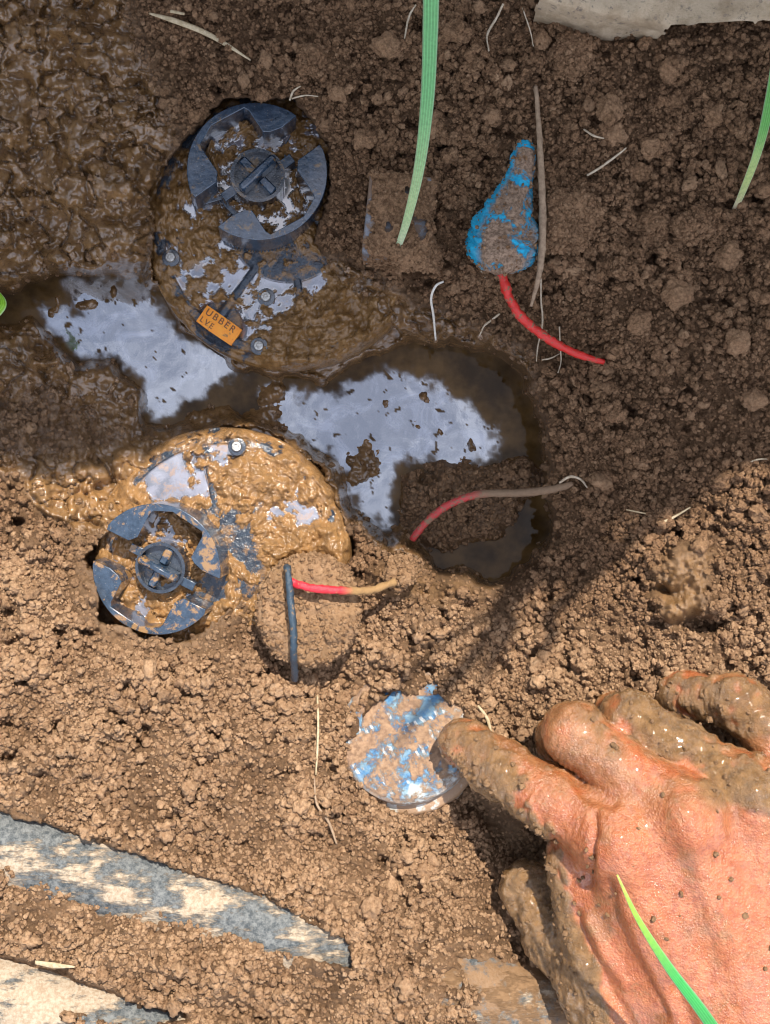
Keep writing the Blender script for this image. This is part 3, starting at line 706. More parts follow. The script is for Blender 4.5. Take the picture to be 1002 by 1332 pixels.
# ---- the valve in the sun, ochre slurry
Z2 = -22.0
v2 = empty('irrigation_valve', P(290, 722, -0.05))
tag(v2, 'irrigation valve plastered with ochre mud, its cap tilted in the sun', 'valve', 'notched black valves in the pit')
def mud2(U, Vv, r, A):
    f = fbm(U / 46, Vv / 46, 220, 5, 0.55); w1 = fbm(U / 16, Vv / 16, 241, 3); w2 = fbm(U / 16 + 7, Vv / 16, 244, 3); d, c = worley(U / 26 + 0.35 * w1, Vv / 22 + 0.35 * w2, 230); d2, c2 = worley(U / 9 + 0.3 * w2, Vv / 9 + 0.3 * w1, 233)
    lumps = np.sqrt(np.clip(0.33 * c - d ** 2, 0, 1)) * 4.5 + np.sqrt(np.clip(0.3 - d2 ** 2, 0, 1)) * 1.1
    clean = sst(16, -10, psdf(U + 6 * f, Vv, [(228, 560), (300, 552), (298, 588), (275, 640), (262, 640), (245, 600)]))
    pool = sst(14, -8, psdf(U + 9 * f, Vv, [(185, 600), (235, 590), (245, 640), (200, 650)]))
    scr = np.exp(-((U - 308) ** 2 + (Vv - 600) ** 2) / 500.0)
    m = 1.4 + 4.2 * f + lumps * 0.85 - (1.5 + 4.5 * sst(-0.2, 0.2, w1)) * clean - 4 * pool + 2 * scr + 1.5 * sst(380, 440, U)
    lvl = 0.1 - 3.5 * sst(0.86, 0.95, r)
    return m, lvl
valve_body(v2, 290, 722, 166, Z2, M_BODY2, 4, mud2, ribs1, 6.0)
make_cap(v2, 203, 741, -3, 86, math.radians(117), (math.radians(5), math.radians(-7)), M_CAP2, M_BODY2, 9, math.radians(-145 + 180 - 117 - 63), 0.12)
screw(v2, 308, 581, (Z2 + 7.0) / 1000)

def vnormals(Vw, F):
    n = np.zeros_like(Vw); fn = np.cross(Vw[F[:, 2]] - Vw[F[:, 0]], Vw[F[:, 3]] - Vw[F[:, 1]])
    for i in range(4):
        for ax_ in range(3): n[:, ax_] += np.bincount(F[:, i], fn[:, ax_], len(Vw))
    return n / (np.linalg.norm(n, axis=1)[:, None] + 1e-12)
def crust(root, V, F, count, lo, hi, wet, och, tone):
    n = vnormals(V, F); k = np.where(n[:, 2] > -0.2)[0]; k = rng.choice(k, min(count, len(k)), replace=False)
    sz = (lo + (hi - lo) * rng.random(len(k)) ** 2.5) * PX; o = np.ones(len(k))
    return scatter('crust_crumbs', None, V[k] - np.array(root.location) + n[k] * 0.0002, sz, o * wet, o * och, np.clip(tone + rng.normal(0, 0.22, len(k)), 0, 1), parent=root)
# ================================================================== WIRES, CONNECTORS, FITTINGS
def wire_mat(name, c, mudlo=0.55, mudhi=0.62, end=None, mudc=(0.3, 0.19, 0.1)):
    g = G(name)
    t = g.attr('t')
    m = g.ramp(g.noise(420, 5, 0.7), mudlo, mudhi)
    if end: m = g.math('MAXIMUM', m, g.ramp(t, end[0], end[1]))
    g.set('Base Color', g.mix(m, c, g.mix(g.noise(700), mudc, tuple(x * 0.6 for x in mudc))))
    g.set('Roughness', g.ramp(m, 0, 1, 0.3, 0.8)); g.bump(g.noise(1500, 4, 0.7), 0.6, 0.0006)
    return g.m
M_RED = wire_mat('red_wire', (0.66, 0.03, 0.022), 0.55, 0.62)
M_RED_MUD = wire_mat('red_wire_muddy_end', (0.66, 0.03, 0.045), 0.64, 0.7, (0.5, 0.62), (0.4, 0.23, 0.09))
M_RED_DULL = wire_mat('red_wire_dull', (0.5, 0.05, 0.045), 0.5, 0.58, (0.42, 0.55), (0.3, 0.19, 0.11))
M_BLACKW = wire_mat('dark_wire', (0.035, 0.06, 0.085), 0.56, 0.66)
def pts(*a): return [tuple(P(u, v, z / 1000)) for u, v, z in a]

# ---- solenoid caked in mud next to the sunny valve, with its two wires
so = empty('solenoid', P(400, 800, -0.03))
tag(so, 'round solenoid caked with tan mud, a red and a dark wire on top', 'solenoid')
lo = np.array(P(400, 796, 0.006)); rs = 0.0178
Gp, org = sdf_grid(lo - (0.024, 0.024, 0.036), lo + (0.024, 0.024, 0.008), 0.0007)
q = Gp - lo
rad = np.sqrt(q[..., 0] ** 2 + (q[..., 1] * 0.93) ** 2)
nz = noise3(Gp * 110, 3) * 0.0018 + noise3(Gp * 330, 13) * 0.0011
dx = rad - (rs + nz * 1.2); dz = np.abs(q[..., 2] + 0.014) - 0.0142 + 0.0035 * (rad / rs) ** 3
D = np.minimum(np.maximum(dx, dz), 0) + np.sqrt(np.maximum(dx, 0) ** 2 + np.maximum(dz, 0) ** 2) - 0.0022 + nz
Vs, Fs = surface_nets(D, org, 0.0007)
one = np.ones(len(Vs))
part('body', Vs, Fs, M_SOIL, so, attrs={'wet': one * 0.15, 'ochre': np.clip(0.35 + 0.5 * noise3(Vs * 60, 5), 0, 0.8), 'tone': one * 0.7})
crust(so, Vs, Fs, 1900, 0.8, 4.0, 0.1, 0.2, 0.7)
zt = 11.4
wire_part('red_wire', pts((379, 757, zt), (400, 764, zt + 2), (440, 768, zt + 1), (480, 768, 6), (514, 757, 0)), [0.0015] * 6, M_RED_MUD, so, n=70, ring=10, jitter=0.3)
wire_part('dark_wire', pts((374, 738, zt - 3), (375, 745, zt + 1.2), (378, 780, zt + 2), (382, 820, zt + 1.5), (382, 850, zt - 2), (384, 884, -6)), [0.0014] * 6, M_BLACKW, so, n=70, ring=10, jitter=0.25)

# ---- loose wire crossing the pit corner
strand('loose_wire', pts((536, 702, -20), (556, 678, -17), (585, 656, -13), (625, 643, -10), (680, 641, -9), (715, 637, -7), (745, 630, -6)), [0.0014, 0.0016, 0.0016, 0.0016, 0.0017, 0.0013],
       M_RED_DULL, 'muddy red wire bridging the corner of the flooded pit', 'wire', n=60, ring=10, jitter=0.15)

# ---- blue grease-filled connector with its red lead
g = G('blue_connector')
m = g.ramp(g.noise(140, 7, 0.7, dist=0.3), 0.40, 0.48)
t_ = g.attr('t'); side = g.attr('edge')
m = g.math('MULTIPLY', m, g.ramp(side, 0.6, 0.92, 1.0, 0.0))
c = g.mix(g.ramp(g.noise(500, 4), 0.3, 0.7), (0.0, 0.34, 0.62), (0.015, 0.47, 0.72))
g.set('Base Color', g.mix(m, c, g.mix(g.ramp(g.noise(900, 4), 0.35, 0.65), (0.19, 0.12, 0.075), (0.4, 0.27, 0.18))))
g.set('Roughness', g.ramp(m, 0, 1, 0.35, 0.85)); g.bump(g.math('ADD', g.noise(1500, 4, 0.7), g.math('MULTIPLY', m, 0.8)), 0.8, 0.0009)
M_BLUEC = g.m
bc = empty('wire_connector', P(650, 330, 0.0))
tag(bc, 'teardrop blue wire connector crusted with soil, red wire trailing out', 'connector')
ax = pts((684, 187, 13), (681, 205, 14), (675, 235, 14), (666, 262, 14), (658, 290, 14), (653, 315, 13), (649, 338, 12), (647, 350, 10.5))
V, F, t = tube(ax, [0.0030, 0.0046, 0.0056, 0.0078, 0.0118, 0.0136, 0.0118, 0.0062], n=90, ring=48, jitter=0.13, seed=4)
nzv = noise3(V * 300, 40)[:, None]
a_ = np.tile(np.linspace(0, 2 * math.pi, 48, endpoint=False), 90); edge = np.append(np.maximum(np.cos(a_) * 1.1, -0.84 * np.cos(a_)), [0, 0])
edge = np.maximum(edge, np.where(t < 0.1, 0.9, 0))
o = link('shell', mesh_mixed('shell', V + nzv * 0.0006 * np.array([0, 0, 1.0]) - np.array(bc.location), F, M_BLUEC, True, {'t': t, 'edge': edge}), bc)
crust(bc, V, F, 260, 0.7, 2.6, 0.05, 0.0, 0.35)
wire_part('collar', pts((612, 330, 9), (625, 344, 10.5), (640, 350, 12), (660, 352, 11), (676, 345, 9)), [0.0008, 0.0012, 0.0013, 0.0012, 0.0008], wire_mat('red_collar', (0.6, 0.08, 0.04), 0.5, 0.58), bc, n=40, ring=8, jitter=0.2)
wire_part('red_wire', pts((650, 345, 11), (656, 366, 10.5), (663, 388, 9), (680, 414, 7.5), (712, 440, 6), (750, 460, 4.5), (786, 471, 3)), [0.0016, 0.0018, 0.0018, 0.0018, 0.0017, 0.0015, 0.0011], M_RED, bc, n=90, ring=12, jitter=0.3)

# ---- square plastic box caked with soil
bx = empty('plastic_box', P(515, 290, -0.008))
tag(bx, 'square grey plastic box caked with soil, between valve and blue connector', 'box')
ctr = np.array(P(517, 288, 0.002)); Gp, org = sdf_grid(ctr - (0.019, 0.021, 0.016), ctr + (0.021, 0.019, 0.013), 0.0006)
def rbox(Gp, ctr, ang, hx, hy, hz, r):
    c, s = math.cos(ang), math.sin(ang); q = Gp - ctr
    x = np.abs(c * q[..., 0] + s * q[..., 1]) - hx + r; y = np.abs(-s * q[..., 0] + c * q[..., 1]) - hy + r; z = np.abs(q[..., 2]) - hz + r
    return np.sqrt(np.maximum(x, 0) ** 2 + np.maximum(y, 0) ** 2 + np.maximum(z, 0) ** 2) + np.minimum(np.maximum(x, np.maximum(y, z)), 0) - r
D = rbox(Gp, ctr, math.radians(-6), 0.0122, 0.0158, 0.010, 0.0012)
Vb, Fb = surface_nets(D, org, 0.0006)
M_GREYP = plain('grey_plastic', (0.24, 0.25, 0.28), 0.45, 0.5, 1200, (0.13, 0.13, 0.14), 300, mud=(0.2, 0.13, 0.085), mudlo=0.42, mudhi=0.52)
part('shell', Vb, Fb, M_GREYP, bx)
D2 = rbox(Gp, ctr + np.array([0.0012, -0.0006, 0.0016]), math.radians(-6), 0.0118, 0.0152, 0.0104, 0.003) + noise3(Gp * 120, 21) * 0.0024 + noise3(Gp * 380, 25) * 0.0012
D2 = smin(D2, np.sqrt(((Gp - ctr - np.array([0.007, -0.014, 0.0])) ** 2).sum(-1)) - 0.0095 + noise3(Gp * 180, 31) * 0.0016, 0.004)
Vb, Fb = surface_nets(D2, org, 0.0006); one = np.ones(len(Vb))
part('mud_crust', Vb, Fb, M_SOIL, bx, attrs={'wet': one * 0.1, 'ochre': one * 0.0, 'tone': one * 0.18})
crust(bx, Vb, Fb, 1100, 0.8, 3.8, 0.08, 0.0, 0.2)

# ---- white pipe fitting under the forefinger, blue print showing through the mud
g = G('printed_fitting')
mudf = g.ramp(g.noise(90, 8, 0.72, dist=0.2), 0.44, 0.53)
top = g.attr('top')
base = g.mix(g.ramp(g.noise(260, 4), 0.3, 0.7), (0.62, 0.62, 0.58), (0.5, 0.5, 0.46))
blue = g.mix(g.ramp(g.noise(200, 5, 0.7), 0.35, 0.65), (0.06, 0.2, 0.38), (0.22, 0.33, 0.38))
n = g.t.nodes.new('ShaderNodeTexWave'); n.wave_type = 'BANDS'; n.bands_direction = 'DIAGONAL'; n.inputs['Scale'].default_value = 170; n.inputs['Distortion'].default_value = 2.0; n.inputs['Detail'].default_value = 1
g.t.links.new(g.pos, n.inputs['Vector'])
letters = g.math('MULTIPLY', g.ramp(n.outputs['Fac'], 0.62, 0.7), g.ramp(g.noise(95, 2), 0.52, 0.56))
pr = g.mix(letters, blue, (0.62, 0.62, 0.6))
c = g.mix(g.math('MULTIPLY', top, g.ramp(g.noise(60, 3), 0.36, 0.42)), base, pr)
mud_amt = g.math('MULTIPLY', mudf, g.ramp(top, 0, 1, 0.75, 0.95))
g.set('Base Color', g.mix(mud_amt, c, g.mix(g.ramp(g.noise(500, 5), 0.3, 0.7), (0.22, 0.12, 0.06), (0.42, 0.25, 0.135))))
g.set('Roughness', g.ramp(mud_amt, 0, 1, 0.35, 0.9)); g.bump(g.math('ADD', mud_amt, g.math('MULTIPLY', g.noise(900, 5, 0.7), 0.9)), 0.7, 0.0009)
M_FIT = g.m
ft = empty('pipe_fitting', P(525, 970, -0.03))
tag(ft, 'white round pipe fitting with worn blue print, touched by the forefinger', 'fitting')
def lathe(prof, M, nseg=72):
    a = np.linspace(0, 2 * math.pi, nseg, endpoint=False)
    V = np.array([[r * math.cos(t), r * math.sin(t), z, 1] for r, z in prof for t in a]); V = (V @ np.array(M).T)[:, :3]
    return V, grid_faces(nseg, len(prof), True)[:, ::-1]
Mf = Matrix.Translation(P(527, 955, -0.009)) @ Matrix.Rotation(math.radians(-20), 4, 'X') @ Matrix.Rotation(math.radians(-8), 4, 'Y')
R0 = 0.0268
prof = [(0.0001, 0.0016), (0.4 * R0, 0.0015), (0.8 * R0, 0.0008), (0.94 * R0, 0.0), (R0, -0.002), (R0 * 1.005, -0.010), (R0 * 1.01, -0.022)]
tt = np.linspace(0, 6, 43); pr_ = np.array(prof); prof2 = [(np.interp(t, range(7), pr_[:, 0]), np.interp(t, range(7), pr_[:, 1])) for t in tt]
V, F = lathe(prof2, Mf, 96)
V = V + (noise3(V * 160, 44) * 0.0006 + noise3(V * 420, 47) * 0.0003)[:, None] * np.array(Mf.to_3x3() @ Vector((0, 0, 1)))
part('body', V, F, M_FIT, ft, attrs={'top': np.repeat(np.interp(tt, range(7), [1, 1, 1, 0.8, 0.1, 0, 0]), 96)})
crust(ft, V, F, 900, 0.6, 3.0, 0.05, 0.0, 0.75)
V, F = lathe([(R0 * 1.0, -0.009), (R0 * 1.1, -0.0095), (R0 * 1.13, -0.011), (R0 * 1.13, -0.0175), (R0 * 1.09, -0.019), (R0 * 1.0, -0.019)], Mf)
part('collar', V, F, plain('white_pvc', (0.62, 0.6, 0.54), 0.4, 0.5, 900, (0.5, 0.47, 0.4), 150, mud=(0.34, 0.21, 0.12), mudlo=0.42, mudhi=0.5), ft)

# ---- pipes along the lower edge
def pipe(name, a, b, z, r, label, seed):
    g = G('pipe_' + str(seed))
    mp = g.t.nodes.new('ShaderNodeMapping'); mp.inputs['Rotation'].default_value = (0, 0, math.radians(17)); mp.inputs['Scale'].default_value = (55, 170, 120)
    g.t.links.new(g.pos, mp.inputs['Vector']); vv = mp.outputs['Vector']
    m = g.ramp(g.math('ADD', g.noise(1.0, 8, 0.76, vec=vv), g.ramp(g.noise(35, 2), 0.3, 0.7, -0.12, 0.12)), 0.45, 0.57)
    cc = g.mix(g.ramp(g.noise(420, 6, 0.75), 0.35, 0.65), (0.045, 0.055, 0.06), (0.2, 0.205, 0.195))
    g.set('Base Color', g.mix(m, cc, g.mix(g.ramp(g.noise(700, 5, 0.7), 0.35, 0.65), (0.5, 0.41, 0.3), (0.36, 0.26, 0.17))))
    m2 = g.math('MULTIPLY', g.ramp(g.attr('t'), 0.66, 0.74), g.ramp(g.noise(90, 6, 0.7), 0.38, 0.5))
    g.set('Base Color', g.mix(m2, g.b.inputs['Base Color'].links[0].from_socket, g.mix(g.noise(300, 4), (0.14, 0.075, 0.03), (0.34, 0.2, 0.1))))
    g.set('Roughness', g.ramp(m, 0, 1, 0.4, 0.9)); g.bump(g.math('ADD', m, g.noise(1100, 5, 0.7)), 0.7, 0.0008)
    A = np.array(P(*a, z)); B = np.array(P(*b, z))
    mid = (A + B) / 2
    V, F, t = tube([tuple(A), tuple(mid), tuple(B)], [r, r], n=120, ring=64, jitter=0.02, seed=seed)
    o = link(name, mesh_mixed(name, V - A, F, g.m, True, {'t': t}), None, A)
    return tag(o, label, 'pipe', 'plastic pipes half buried in the lower bank')
pipe('buried_pipe', (-420, 965), (900, 1372), -0.0088, 0.0172, 'grey pipe smeared with pale mud, running under the thumb into the soil', 71)
pipe('buried_pipe', (-420, 1160), (700, 1505), -0.0105, 0.0172, 'grey pipe almost hidden by earth, beyond the long smeared one', 72)

# ---- stone slab in the corner
sl = np.array(P(1010, -90, 0.02)); ang = math.atan2(-62, 262)
Gp, org = sdf_grid(np.array((0.055, 0.176, -0.012)), np.array((0.40, 0.36, 0.045)), 0.0016)
c0 = np.array(P(742, 8, 0.034))
cx, sx = math.cos(ang), math.sin(ang); q = Gp - c0
xx = cx * q[..., 0] + sx * q[..., 1]; yy = -sx * q[..., 0] + cx * q[..., 1]
r1 = noise3(Gp * 45, 51) * 0.0028 + noise3(Gp * 160, 57) * 0.0012 + noise3(Gp * 420, 59) * 0.0006
cx_ = sl[0]
D = np.maximum(np.maximum(0.0 - yy, yy - 0.14), np.maximum(np.abs(xx - 0.13) - 0.17, np.abs(Gp[..., 2] - 0.012) - 0.0225)) + r1
D = np.maximum(D, -1) 
Vs, Fs = surface_nets(D, org, 0.0016)
g = G('stone')
c = g.mix(g.ramp(g.noise(90, 6, 0.7), 0.35, 0.65), (0.46, 0.33, 0.2), (0.66, 0.51, 0.34))
c = g.mix(g.ramp(g.noise(300, 5, 0.7), 0.55, 0.68), c, (0.26, 0.2, 0.15))
g.set('Base Color', c); g.set('Roughness', 0.9); g.bump(g.noise(900, 6, 0.75), 0.9, 0.0014)
st = link('stone_slab', mesh_np('stone_slab', Vs - sl, Fs, g.m), None, sl)
tag(st, 'rough pale stone slab lying on the edge of the soil bank', 'slab')

# ================================================================== HAND
def hp(u, v, z): return np.array(P(u, v, z / 1000), np.float32)
mm = 0.001
fingers = {
 'index':  [(hp(800, 1088, 41), 12.6), (hp(715, 1040, 30), 11.0), (hp(650, 998, 18), 10.2), (hp(602, 966, 9), 8.6)],
 'middle': [(hp(888, 1060, 46), 11.8), (hp(748, 956, 29), 10.6), (hp(733, 962, 2), 9.8), (hp(760, 985, -16), 9.0)],
 'ring':   [(hp(982, 1036, 42), 11.2), (hp(822, 938, 23), 9.9), (hp(804, 936, 1), 9.4), (hp(815, 960, -14), 8.8)],
 'pinky':  [(hp(1068, 1022, 36), 10.4), (hp(958, 912, 22), 9.0), (hp(892, 903, 6), 8.0), (hp(872, 912, -5), 7.4)],
 'thumb':  [(hp(860, 1350, 24), 16), (hp(775, 1275, 14), 13.2), (hp(722, 1215, 3), 11.4), (hp(686, 1156, -3), 10.4)],
}
wrist = hp(1050, 1450, 44)
hlo = np.array([0.012, -0.345, -0.026]); hhi = np.array([0.212, -0.052, 0.083]); hs = 0.0011
Gp, org = sdf_grid(hlo, hhi, hs)
def chain(ps, k=0.004):
    d = None
    for (a, ra), (b, rb) in zip(ps, ps[1:]):
        c_ = cone(Gp, a, b, ra * mm, rb * mm); d = c_ if d is None else smin(d, c_, k)
    return d
# back of the hand: one broad blended slab of metacarpals
palm = None
for f, ra, rb, off in (('index', 13.2, 15, (-22, 0, -3)), ('middle', 13.6, 16, (-6, 0, 1)), ('ring', 12.6, 15, (10, 0, 0)), ('pinky', 11.5, 14, (24, 0, -5))):
    w = wrist + np.array(off, np.float32) * mm
    c_ = cone(Gp, fingers[f][0][0], w, ra * mm, rb * mm); palm = c_ if palm is None else smin(palm, c_, 0.014)
fore = cone(Gp, wrist, wrist + (hp(1180, 1900, 120) - wrist), 0.029, 0.036); palm = smin(palm, fore, 0.02)
palm = smin(palm, cone(Gp, fingers['thumb'][0][0], fingers['index'][0][0] + np.array([0.006, -0.016, -0.014], np.float32), 0.017, 0.011), 0.012)
palm = smin(palm, cone(Gp, hp(748, 1120, 24), hp(800, 1300, 24), 0.0095, 0.015), 0.010)
hand = None
for f, kk in (('index', 0.009), ('middle', 0.008), ('ring', 0.008), ('pinky', 0.007), ('thumb', 0.011)):
    d = smin(chain(fingers[f]), palm, kk); hand = d if hand is None else smin(hand, d, 0.0012)
# nail of the forefinger stays in the mud; knuckle bosses
for f, rr in (('index', 11.0), ('middle', 9.2), ('ring', 8.0)):
    k_ = fingers[f][0][0] + np.array([0, 0, 0.0065], np.float32); hand = smin(hand, np.sqrt(((Gp - k_) ** 2).sum(-1)) - rr * mm, 0.008)
Vh, Fh = surface_nets(hand, org, hs)
# close the cut forearm beyond the frame: the net is open where the arm leaves the grid, seal it with the arm itself
del hand, palm, fore
def project(Vw):
    k = 1 - Vw[:, 2] / ZC; return Vw[:, 0] / k / PX + CU, CV - Vw[:, 1] / k / PX
def normals(Vw, F):
    n = np.zeros_like(Vw); fn = np.cross(Vw[F[:, 2]] - Vw[F[:, 0]], Vw[F[:, 3]] - Vw[F[:, 1]])
    for i in range(4):
        for ax_ in range(3): n[:, ax_] += np.bincount(F[:, i], fn[:, ax_], len(Vw))
    return n / (np.linalg.norm(n, axis=1)[:, None] + 1e-12)
def crease(u, v, pl, w):
    d = np.full(u.shape, 1e9); pl = np.array(pl, float)
    for a, b in zip(pl, pl[1:]):
        e = b - a; t = np.clip(((u - a[0]) * e[0] + (v - a[1]) * e[1]) / (e @ e), 0, 1)
        d = np.minimum(d, (u - a[0] - t * e[0]) ** 2 + (v - a[1] - t * e[1]) ** 2)
    return np.exp(-d / (w * w))
nh = normals(Vh, Fh); hu, hv = project(Vh); upf = sst(-0.1, 0.4, nh[:, 2])
wob = noise3(Vh * 110, 59)
dsp = 0.0005 * noise3(Vh * 90, 61) + 0.0009 * noise3(Vh * 35, 66) + 0.0002 * noise3(Vh * 330, 64)
for pl, w, dep in [([(772, 1060), (768, 1100), (764, 1150)], 6, -1.3), ([(790, 1150), (802, 1200), (830, 1260), (860, 1320)], 9, -1.1), ([(748, 1190), (770, 1250), (800, 1300), (820, 1340)], 9, -1.4),
                   ([(768, 1200), (790, 1240), (815, 1280)], 10, 1.2), ([(880, 1290), (900, 1332), (905, 1360)], 10, -1.4), ([(750, 1010), (762, 1035), (800, 1046)], 7, -1.0),
                   ([(890, 1060), (930, 1180), (985, 1330)], 20, 0.9), ([(985, 1035), (1000, 1180), (1030, 1340)], 20, 0.8), ([(800, 1095), (850, 1200), (940, 1330)], 18, 0.7),
                   ([(840, 1040), (880, 1130), (930, 1250)], 22, -0.4)]:
    dsp = dsp + 1.7 * dep * mm * crease(hu + 5 * wob, hv + 5 * wob, pl, w) * upf
# skin folds across each finger and knuckle
for f in ('index', 'middle', 'ring', 'pinky', 'thumb'):
    ps = [p for p, r in fingers[f]]; rs_ = [r * mm for p, r in fingers[f]]
    for j, (a, b) in enumerate(zip(ps, ps[1:])):
        e = b - a; L_ = np.linalg.norm(e); t = ((Vh - a) @ e) / (L_ * L_)
        dd = np.linalg.norm(Vh - a - np.clip(t, 0, 1)[:, None] * e, axis=1)
        on = sst(0.004, 0.0015, dd - max(rs_[j], rs_[j + 1])) * sst(-0.1, 0.05, t) * sst(1.15, 1.0, t) * upf
        ph = t * L_ * 1000 + 1.6 * noise3(Vh * 120, 70)
        dsp = dsp + on * 0.0004 * np.sin(ph * 2 * math.pi / 2.1) * (0.35 + 0.65 * np.exp(-((t - 1) * L_ / 0.007) ** 2) + 0.5 * np.exp(-(t * L_ / 0.007) ** 2))
mudp = [([(540, 940), (600, 930), (690, 985), (640, 1000), (700, 1060), (720, 1120), (690, 1110), (600, 1010)], 0.6, 14), ([(620, 985), (660, 975), (690, 1020), (655, 1040), (625, 1010)], 0.9, 14),
        ([(800, 880), (860, 890), (960, 985), (1002, 990), (1100, 1000), (1100, 1090), (1000, 1060), (930, 1040), (880, 1000), (800, 930)], 0.95, 18),
        ([(640, 1090), (700, 1105), (722, 1190), (745, 1270), (780, 1345), (700, 1345), (630, 1180)], 1.0, 14), ([(640, 1100), (735, 1150), (772, 1240), (800, 1340), (690, 1340), (630, 1180)], 1.0, 8), ([(850, 880), (1010, 880), (1010, 960), (940, 960), (890, 935), (860, 930)], 0.75, 14),
        ([(735, 905), (790, 900), (870, 1000), (790, 1000)], 0.5, 22), ([(560, 960), (640, 1010), (715, 1075), (735, 1150), (705, 1130), (620, 1050)], 0.95, 12), ([(720, 985), (745, 1010), (740, 1040), (700, 1010)], 0.4, 10), ([(860, 1010), (960, 1000), (1010, 1060), (930, 1060)], 0.6, 24), ([(700, 1100), (735, 1110), (742, 1180), (712, 1180)], 0.8, 14)]
mud = np.zeros(len(Vh))
nA = noise3(Vh * 70, 80); nB = noise3(Vh * 240, 85)
for pl, w, s in mudp: mud = np.maximum(mud, w * sst(s, -s, psdf(hu + 14 * nA, hv + 14 * nB, pl)))
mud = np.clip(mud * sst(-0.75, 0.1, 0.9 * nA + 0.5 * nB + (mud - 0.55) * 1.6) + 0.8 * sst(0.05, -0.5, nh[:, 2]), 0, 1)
mudsp = 0.8 * sst(0.62, 0.75, noise3(Vh * 160, 88) * 0.5 + 0.5) * upf
mud = np.clip(np.maximum(mud, mudsp * sst(950, 850, hv + 0 * hu) * 0), 0, 1)
mud = mud * 0.35 + 0.65 * sst(0.3, 0.62, mud + 0.25 * nB)
dsp = dsp + mud * (0.0007 + 0.0009 * nB + 0.0006 * noise3(Vh * 420, 90) + 0.0006 * noise3(Vh * 110, 93))
glaze = 0.75 * sst(1110, 985, hv - 0.10 * (hu - 760) + 45 * nA + 25 * nB) * sst(-0.5, 0.5, nA + 0.6 * nB + 0.35)
glaze = np.maximum(glaze, 0.55 * sst(0.25, 0.7, noise3(Vh * 55, 92) + 0.4 * nB))
Vh = Vh + nh * dsp[:, None]
g = G('skin')
mu = g.attr('mud')
c = g.mix(g.ramp(g.noise(75, 5, 0.6), 0.3, 0.7), (0.46, 0.135, 0.042), (0.57, 0.195, 0.075))
c = g.mix(g.ramp(g.noise(420, 5, 0.7), 0.35, 0.75), c, (0.33, 0.075, 0.022))
c = g.mix(g.ramp(g.noise(900, 3), 0.66, 0.74, 0, 0.7), c, (0.28, 0.11, 0.04))
c = g.mix(g.attr('glaze'), c, g.mix(g.ramp(g.noise(140, 5, 0.7), 0.35, 0.65), (0.2, 0.1, 0.035), (0.42, 0.2, 0.08)))
glz = g.math('MAXIMUM', mu, g.ramp(g.noise(130, 6, 0.75, dist=0.5), 0.54, 0.68, 0, 0.6))
mc = g.mix(g.ramp(g.noise(260, 5, 0.7), 0.3, 0.7), (0.16, 0.083, 0.026), (0.36, 0.195, 0.075))
g.set('Base Color', g.mix(glz, c, mc))
g.set('Roughness', g.ramp(g.noise(150, 5, 0.7), 0.35, 0.65, 0.10, 0.36)); g.set('Specular IOR Level', 0.9)
g.set('Subsurface Weight', g.ramp(glz, 0, 1, 0.18, 0.0)); g.set('Subsurface Radius', (1.0, 0.35, 0.2)); g.set('Subsurface Scale', 0.004)
vb = g.voro(1150); 
g.bump(g.math('ADD', g.math('MULTIPLY', vb, 0.4), g.math('ADD', g.noise(480, 5, 0.7), g.math('MULTIPLY', g.noise(2400, 4, 0.7), g.math('ADD', 0.4, mu)))), 0.75, 0.0009)
g.set('Coat Weight', g.ramp(g.noise(55, 4, 0.6), 0.42, 0.6, 0.1, 0.9)); g.set('Coat Roughness', 0.09); g.set('Coat IOR', 1.45)
M_SKIN = g.m
pe = link('person', mesh_np('person', Vh - np.array(wrist), Fh, M_SKIN, True, {'mud': mud, 'glaze': glaze}), None, wrist)
tag(pe, 'sunburnt muddy right hand reaching down, forefinger pressed on the white fitting', 'person')
# grains of mud stuck to the skin
gi_ = np.where((rng.random(len(Vh)) < 0.022 * (mud > 0.5) + 0.06 * crease(hu, hv, [(600, 980), (640, 1040), (700, 1090), (720, 1150), (740, 1220)], 13) + 0.0009) & (nh[:, 2] > -0.3) & (hu < 1150) & (hv < 1450))[0]
sg = rng.uniform(0.0003, 0.0011, len(gi_)) * (0.6 + 0.9 * rng.random(len(gi_)) ** 3)
one = np.ones(len(gi_))
big_ = np.array([np.argmin((hu - a) ** 2 + (hv - b) ** 2 + 1e6 * (nh[:, 2] < 0.2)) for a, b in ((762, 1130), (768, 1138), (758, 1142), (765, 1120), (800, 1165), (886, 1163), (935, 1165), (968, 1190), (865, 1220), (1000, 1230), (995, 1260), (780, 1178), (790, 1190), (748, 1175), (752, 1190), (760, 1106), (930, 1110), (850, 1195))])
Vg = np.vstack([Vh[gi_], Vh[big_]]); ng_ = np.vstack([nh[gi_], nh[big_]]); sg = np.append(sg, rng.uniform(0.0006, 0.0012, len(big_))); one = np.ones(len(Vg))
sc_ = scatter('mud_grains', None, Vg - np.array(wrist) + ng_ * 0.0002, sg, one * 0.4, one * 0.3, one * 0.35, parent=pe)

